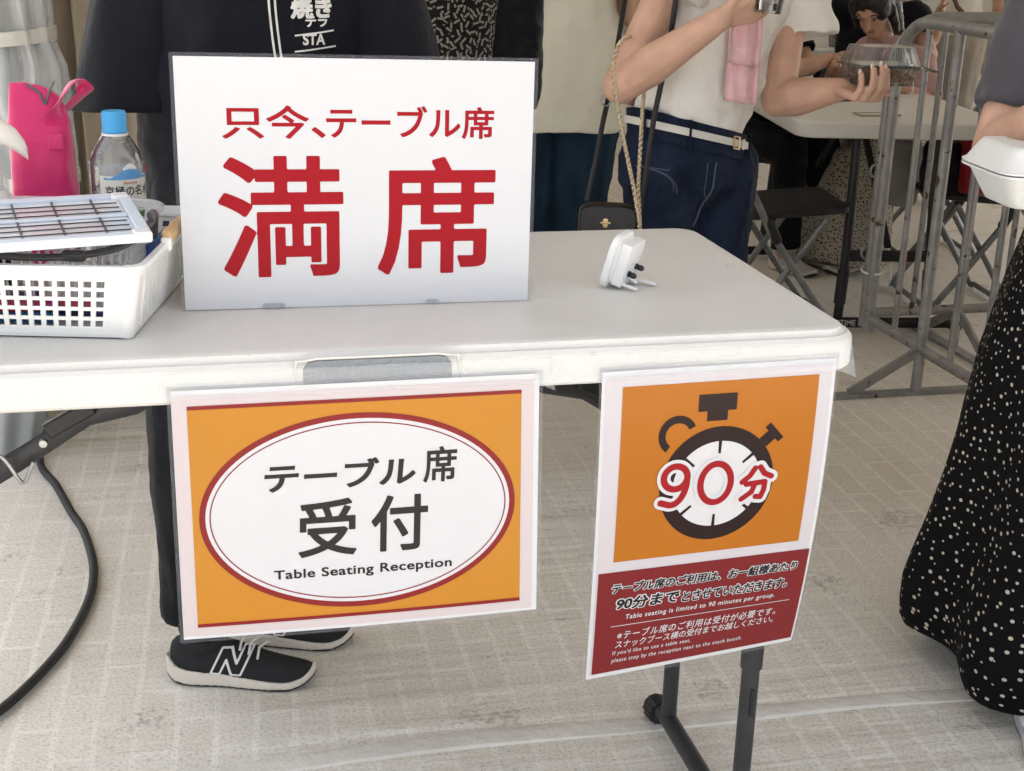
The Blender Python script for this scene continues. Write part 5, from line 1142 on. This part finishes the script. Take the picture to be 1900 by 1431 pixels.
# inner clear basket with a smoke grey carrying loop
ib=thing('small_basket','small clear slotted basket with a grey carrying loop inside the white basket','basket',(-.36,.25,.91))
clb=mat('milky clear plastic',(.70,.70,.71),.25,alpha=.55,spec=.6); smk=mat('smoke grey plastic',(.085,.08,.08),.2,alpha=.88,spec=.6)
ic=FR-bx*.118+by*.150+V(0,0,0); iw,idp=.104,.105
def ir(z,e,r=.035): return [ic+bx*x+by*y+V(0,0,z) for x,y in rrect(iw+e,idp+e,r)]
g=G(); g.loft([ir(.100,.002),ir(.102,.006),ir(.108,.006),ir(.110,.003),ir(.108,-.001),ir(.1,-.001),ir(.1,.002)],cap=False); g.build('rim',clb,ib)
g=G(); top_=ir(.10,0); bot=ir(.012,-.012)
N=len(top_); per=[top_[i] for i in range(N)]; T_=[];B2=[]
for ring,out in ((top_,T_),(bot,B2)):
    P=np.array(ring+[ring[0]]); s=np.concatenate([[0],np.cumsum(np.linalg.norm(np.diff(P,axis=0),axis=1))]); 
    for k in range(72): out.append(V(*[np.interp(s[-1]*k/72,s,P[:,j]) for j in range(3)]))
for k in range(72): g.bar(B2[k],T_[k],.003,.0016,unit(T_[k]-ic-V(0,0,.1)))
for q in (.02,.18,.34,.5,.66,.82,.97):
    g.tube([B2[k]+(T_[k]-B2[k])*q for k in range(72)]+[B2[0]+(T_[0]-B2[0])*q],.0013,5)
g.build('slotted_wall',clb,ib,smooth=False)
g=G(); g.loft([[p for p in ir(.010,-.013)],[p for p in ir(.013,-.013)]]); g.build('base',clb,ib)
hp_=[ic+bx*(iw+.010)*math.cos(a_)*(1)+by*(-(idp+.016)*math.copysign(abs(math.sin(a_))**.42,math.sin(a_)))+V(0,0,.105-.020*math.sin(a_)**.8 if math.sin(a_)>0 else .105) for a_ in np.linspace(math.pi,0,40)]
lp=G().tube(hp_,.0052,10,flat=.8).build('carrying_loop',smk,ib)
for k in (14,25): G().capsule(hp_[k]-bx*.008,hp_[k]+bx*.008,.0072).build('loop_collar',smk,ib)
for s in (-1,1): G().capsule(ic+bx*s*(iw+.008)+V(0,0,.098)-V(0,0,.01),ic+bx*s*(iw+.010)+V(0,0,.112),.007).build('loop_hinge',smk,ib)
# pens and small packets lying in the baskets
for i,(hx_,dx,dy,rz) in enumerate((('#2a4a9a',-.15,.03,.1),('#a03070',-.13,.05,-.15),('#2a5f8a',-.13,.03,.05),('#b03a58',-.09,.04,.2),('#27346f',-.06,.06,-.1),('#6a3a80',-.16,.07,.2))):
    nmn=('blue','magenta','teal','crimson','navy','purple')[i]
    pm=mat('pen '+hx_,hexc(hx_),.35,bump=(90,.1)); t=thing('marker_pen',nmn+' marker pen lying in the white basket','pen',FR+bx*(dx-.09)+by*dy+V(0,0,.01),'pens in the white basket')
    d=bx*math.cos(rz)+by*math.sin(rz); p=FR+bx*(dx-.03)+by*dy+V(0,0,.012+.012*(i%2))
    G().cyl(p-d*.06,p+d*.03,.0062,seg=14).build('barrel',pm,t); g=G(); g.cyl(p+d*.031,p+d*.068,.0068,.006,14); g.build('cap',pm,t)
nap=thing('packet','blue packet at the back of the white basket','packet',FR+by*.2-bx*.03); g=G(); g.box(FR+by*.20-bx*.012+V(0,0,.046),(.010,.09,.055),(bx,by,V(0,0,1))); g.build('wrapper',mat('blue wrapper',(.03,.10,.35),.35,bump=[(30,.5)]),nap,bevel=.003)
bl=thing('black_jar','small black pot inside the basket at the left edge','jar',FR-bx*.285+by*.20)
p=V(*at(-6,490,y=.30)); p[2]=.905
G().lathe(p,[(.001,0),(.019,0),(.020,.003),(.020,.066),(.001,.066)],28).build('pot',mat('black glossy pot',(.012,.012,.014),.25),bl); G().lathe(p,[(.001,.067),(.0215,.067),(.0215,.082),(.020,.084),(.001,.084)],28).build('lid',black,bl)
# framed lid with dark bars lying across the baskets
ld_=thing('tray_lid','white framed lid with dark grid lines resting tilted across the baskets','lid',(-.38,.22,1.0))
A1=V(*at(284,437,z=1.018)); A2=V(*at(236,361,z=1.030)); ydir=A2-A1; LD=np.linalg.norm(ydir); ydir=ydir/LD
xd=V(*at(0,448,z=1.018))-A1; xd=unit(xd); xd=unit(xd-ydir*np.dot(xd,ydir)); zd=np.cross(ydir,xd); zd=zd if zd[2]>0 else -zd; LW=.300
lf=mat('pale blue white frame',(.62,.67,.74),.3,spec=.5,bump=(200,.05)); pane=mat('glossy lid panel',(.66,.67,.68),.12,coat=.5,bump=[(6,.06)]); dk=mat('dark grid line',(.05,.045,.055),.4)
def lidbox(x0,x1,y0,y1,z0,z1,name,m,bev=.001):
    g=G(); g.box(A1+xd*(x0+x1)/2+ydir*(y0+y1)/2+zd*(z0+z1)/2,(x1-x0,y1-y0,z1-z0),(xd,ydir,zd)); return g.build(name,m,ld_,bevel=bev)
fwd_=.014
lidbox(.02,LW-.02,0,fwd_,-.008,.003,'frame_rail',lf); lidbox(.02,LW-.02,LD-fwd_,LD,-.008,.003,'frame_rail',lf)
lidbox(0,fwd_,.02,LD-.02,-.0078,.0028,'frame_rail',lf); lidbox(LW-fwd_,LW,.02,LD-.02,-.0078,.0028,'frame_rail',lf)
for x in (0,LW-.022):
    for y in (0,LD-.022): lidbox(x,x+.022,y,y+.022,-.0088,.0042,'corner_cap',wpl,.003)
lidbox(fwd_,LW-fwd_,fwd_,LD-fwd_,-.004,-.0015,'panel',pane)
lidbox(fwd_,LW-fwd_,LD/2-.004,LD/2+.004,-.0014,.0015,'centre_bar',lf)
for i in range(1,7): 
    x=.001+i*.046; lidbox(x-.0010,x+.0010,fwd_+.002,LD/2-.0045,-.0013,.0006,'grid_bar',dk,0); lidbox(x-.0010,x+.0010,LD/2+.0045,LD-fwd_-.002,-.0013,.0006,'grid_bar',dk,0)
for k in (1,2,3,5,6,7):
    y=fwd_+(LD-2*fwd_)*k/8; lidbox(fwd_+.004,LW-fwd_-.004,y-.0004,y+.0004,-.0012,.0001,'grid_wire',dk,0)
# pink cooler bag
pb=thing('bottle_bag','hot pink fabric bottle bag with a loop handle, behind the basket','bag',(-.385,.46,.9))
pm=mat('hot pink nylon',hexc('#c3135f'),.55,bump=[(16,.35),(500,.15)],var=(5,.12),sheen=.3,coat=.1)
pcx=at(80,300,y=.46); c=V(pcx[0],.46,0); g=G(); R=[]
for z,a,b,p,dx in ((.902,.040,.034,.45,.004),(.91,.042,.036,.45,.004),(.98,.0415,.036,.5,.002),(1.04,.041,.035,.6,.0),(1.075,.0395,.032,.6,-.001),(1.10,.0395,.024,.6,-.001),(1.125,.038,.014,.6,-.001),(1.143,.033,.008,.6,-.004),(1.150,.026,.005,.6,-.008)):
    R.append([c+V(dx+a*math.copysign(abs(math.cos(t))**p,math.cos(t))+.002*math.sin(3*t+z*60),b*math.copysign(abs(math.sin(t))**p,math.sin(t)),z+(-.014*max(0,math.cos(t))*(1 if z>1.1 else 0))) for t in np.arange(44)*2*math.pi/44])
g.loft(R); g.build('bag_body',pm,pb,voxel=.0035,sm=3,disp=[(.04,.005)])
st=[c+V(.020,-.020,1.085),c+V(.022,-.026,1.108),c+V(.031,-.022,1.130),c+V(.045,-.012,1.149),c+V(.056,-.004,1.150),c+V(.060,0,1.138),c+V(.048,.004,1.125),c+V(.034,.006,1.112)]
def spl(P,n=6):
    P=[V(*p) for p in P]; out=[]
    for i in range(len(P)-1):
        p0,p1,p2,p3=P[max(i-1,0)],P[i],P[i+1],P[min(i+2,len(P)-1)]
        for k in range(n):
            t=k/n; out.append(.5*((2*p1)+(-p0+p2)*t+(2*p0-5*p1+4*p2-p3)*t*t+(-p0+3*p1-3*p2+p3)*t**3))
    return out+[P[-1]]
G().tube(spl(st),.0125,12,flat=.16,up=(0,.25,1)).build('loop_handle',pm,pb)
g=G(); g.box(c+V(.021,-.0325,1.075),(.020,.004,.022)); g.build('handle_patch',pm,pb,bevel=.002)
G().tube(spl([c+V(-.012,-.008,1.146),c+V(.004,-.012,1.136),c+V(.010,-.014,1.122),c+V(.016,-.010,1.138),c+V(.022,-.004,1.150)]),.0042,8,flat=.4).build('grey_lining',mat('grey lining',(.12,.115,.12),.6),pb)
# bottle
bo=thing('water_bottle','clear plastic water bottle with a blue cap and mountain label','bottle',(-.288,.42,.9))
pet=clear_mat('clear bottle plastic',.05,.08,milk=.10,bump=(60,.35)); c=V(-.2885,.42,.9005)
G().lathe(c,[(.001,.002),(.028,.0),(.033,.006),(.0345,.02),(.0345,.055),(.0335,.06),(.0345,.065),(.0355,.10),(.0355,.145),(.0345,.152),(.031,.161),(.024,.174),(.0170,.184),(.0135,.188),(.0128,.196),(.001,.196)],48).build('bottle_body',pet,bo)
capm=mat('sky blue cap',(.055,.34,.66),.35,bump=(120,.05)); g=G(); R=[]
for r,z in ((.001,.1875),(.0162,.1875),(.0166,.190),(.0158,.1915),(.0158,.2125),(.0145,.2155),(.001,.2160)): R.append([c+V(r*(1+(.018 if .19<z<.213 else 0)*math.cos(40*t))*math.cos(t),r*(1+(.018 if .19<z<.213 else 0)*math.cos(40*t))*math.sin(t),z) for t in np.arange(160)*2*math.pi/160])
g.loft(R); g.build('cap',capm,bo,angle=30); G().lathe(c,[(.0128,.184),(.0172,.184),(.0172,.187),(.0128,.187)],40).build('cap_ring',wpl,bo)
lab=lambda s,t,li: c+V((.0358+li)*math.sin(-1.05+s*2.1+.40),-(.0358+li)*math.cos(-1.05+s*2.1+.40),.1617-.088*t)
g=G(); gridq(g,.0,1,.30,1,lab,.0002,24,4); g.build('label',mat('cream label',(.68,.67,.60),.35,coat=.3),bo)
sky_=mat('label blue',(.12,.33,.60),.35); whl=mat('label white',(.75,.76,.76),.35)
g=G(); gridq(g,0,1,.12,.30,lab,.0002,24,3); g.build('label_top',mat('label mist',(.50,.57,.62),.35,alpha=.35),bo)
def hill(g,pts,base,fn,lift):
    n=len(pts); g.add([fn(s,t,lift) for s,t in pts]+[fn(s,base,lift) for s,_ in pts],[(i,i+1,n+i+1,n+i) for i in range(n-1)])
g=G(); hill(g,[(s,.34-.22*math.exp(-((s-.55)/.20)**2)**1.0+.01*math.sin(s*40)) for s in np.linspace(.08,1,30)],.36,lab,.0006); g.build('label_mountain',sky_,bo)
g=G(); n_=16; S_=np.linspace(.42,.68,n_); g.add([lab(s,.34-.22*math.exp(-((s-.55)/.20)**2)-.002,.001) for s in S_]+[lab(s,.19+.018*(i%2)+.02*abs(s-.55)/.13,.001) for i,s in enumerate(S_)],[(i,i+1,n_+i+1,n_+i) for i in range(n_-1)]); g.build('label_snow',whl,bo)
g=G(); lay(g,'Secoma',(.42,.68,.385,.43),lab,.0007,weight=.02,h=.04); g.build('label_brand',mat('label orange',(.55,.12,.03),.4),bo,smooth=False)
g=G(); lay(g,'京極の名水',(.10,.97,.45,.61),lab,.0007,weight=.012,h=.03); g.build('label_name',mat('label ink',(.02,.02,.02),.4),bo,smooth=False)
g=G(); annulus(g,(.97,.23),(.001,.001),(.055,.075),lab,.0008,seg=24); g.build('label_seal',mat('label red',(.5,.03,.03),.4),bo)
g=G(); gridq(g,-.42,-.27,.12,1,lab,.0003,6,4); g.build('barcode_panel',whl,bo)
for i in range(14):
    if i in (3,9): continue
    g=G(); y=.17+.055*i; gridq(g,-.40,-.29,y,y+(.018 if i%3 else .032),lab,.0007,3,1); g.build('barcode_bar',mat('label ink',(.02,.02,.02),.4),bo,smooth=False)
g=G(); hill(g,[(s,.88-.03*abs(math.sin(s*21))) for s in np.linspace(.45,1,20)],.95,lab,.0007); g.build('label_forest',mat('label green',(.08,.22,.05),.5),bo)
# spray head at the left edge
spb=thing('spray_bottle','white trigger spray bottle at the left edge, behind the basket','bottle',(-.44,.36,.9))
c=V(*at(0,300,y=.34)); c=V(c[0]-.012,.34,.9)
cream=mat('ivory plastic',(.66,.62,.57),.35,bump=(200,.05))
G().lathe(c,[(.001,.002),(.038,.002),(.040,.008),(.040,.085),(.034,.105),(.019,.122),(.016,.130),(.001,.130)],36).build('bottle_body',cream,spb); G().lathe(c,[(.001,.131),(.0135,.131),(.0125,.165),(.011,.182),(.001,.182)],28).build('neck',cream,spb)
g=G(); hd_=[(-.052,.196,.016,.014),(-.03,.203,.018,.017),(0,.205,.020,.019),(.02,.200,.020,.018),(.034,.191,.018,.014),(.043,.181,.014,.008),(.046,.176,.010,.004)]
g.loft([[c+V(x,b*1.0*math.cos(t),z-.004+a*math.sin(t)*(1 if math.sin(t)>0 else .6)) for t in np.arange(24)*2*math.pi/24] for x,z,a,b in hd_]); g.build('spray_head',cream,spb)
# cable lying on the floor by the curtain
pts=spl([V(-.62,2.25,.014)]+[V(*at(a,b,z=.012)) for a,b in ((75,860),(104,900),(132,950),(155,985),(172,1040),(172,1085),(158,1130),(128,1185),(100,1222),(55,1270),(0,1318),(-60,1355))],8)
cb=G().tube(pts,.0095,12).build('power_cable',mat('dusty black rubber',(.022,.021,.020),.6,bump=[(60,.3)],var=(30,.3)),None); tag(cb,'thick black cable curving over the floor under the table','cable')
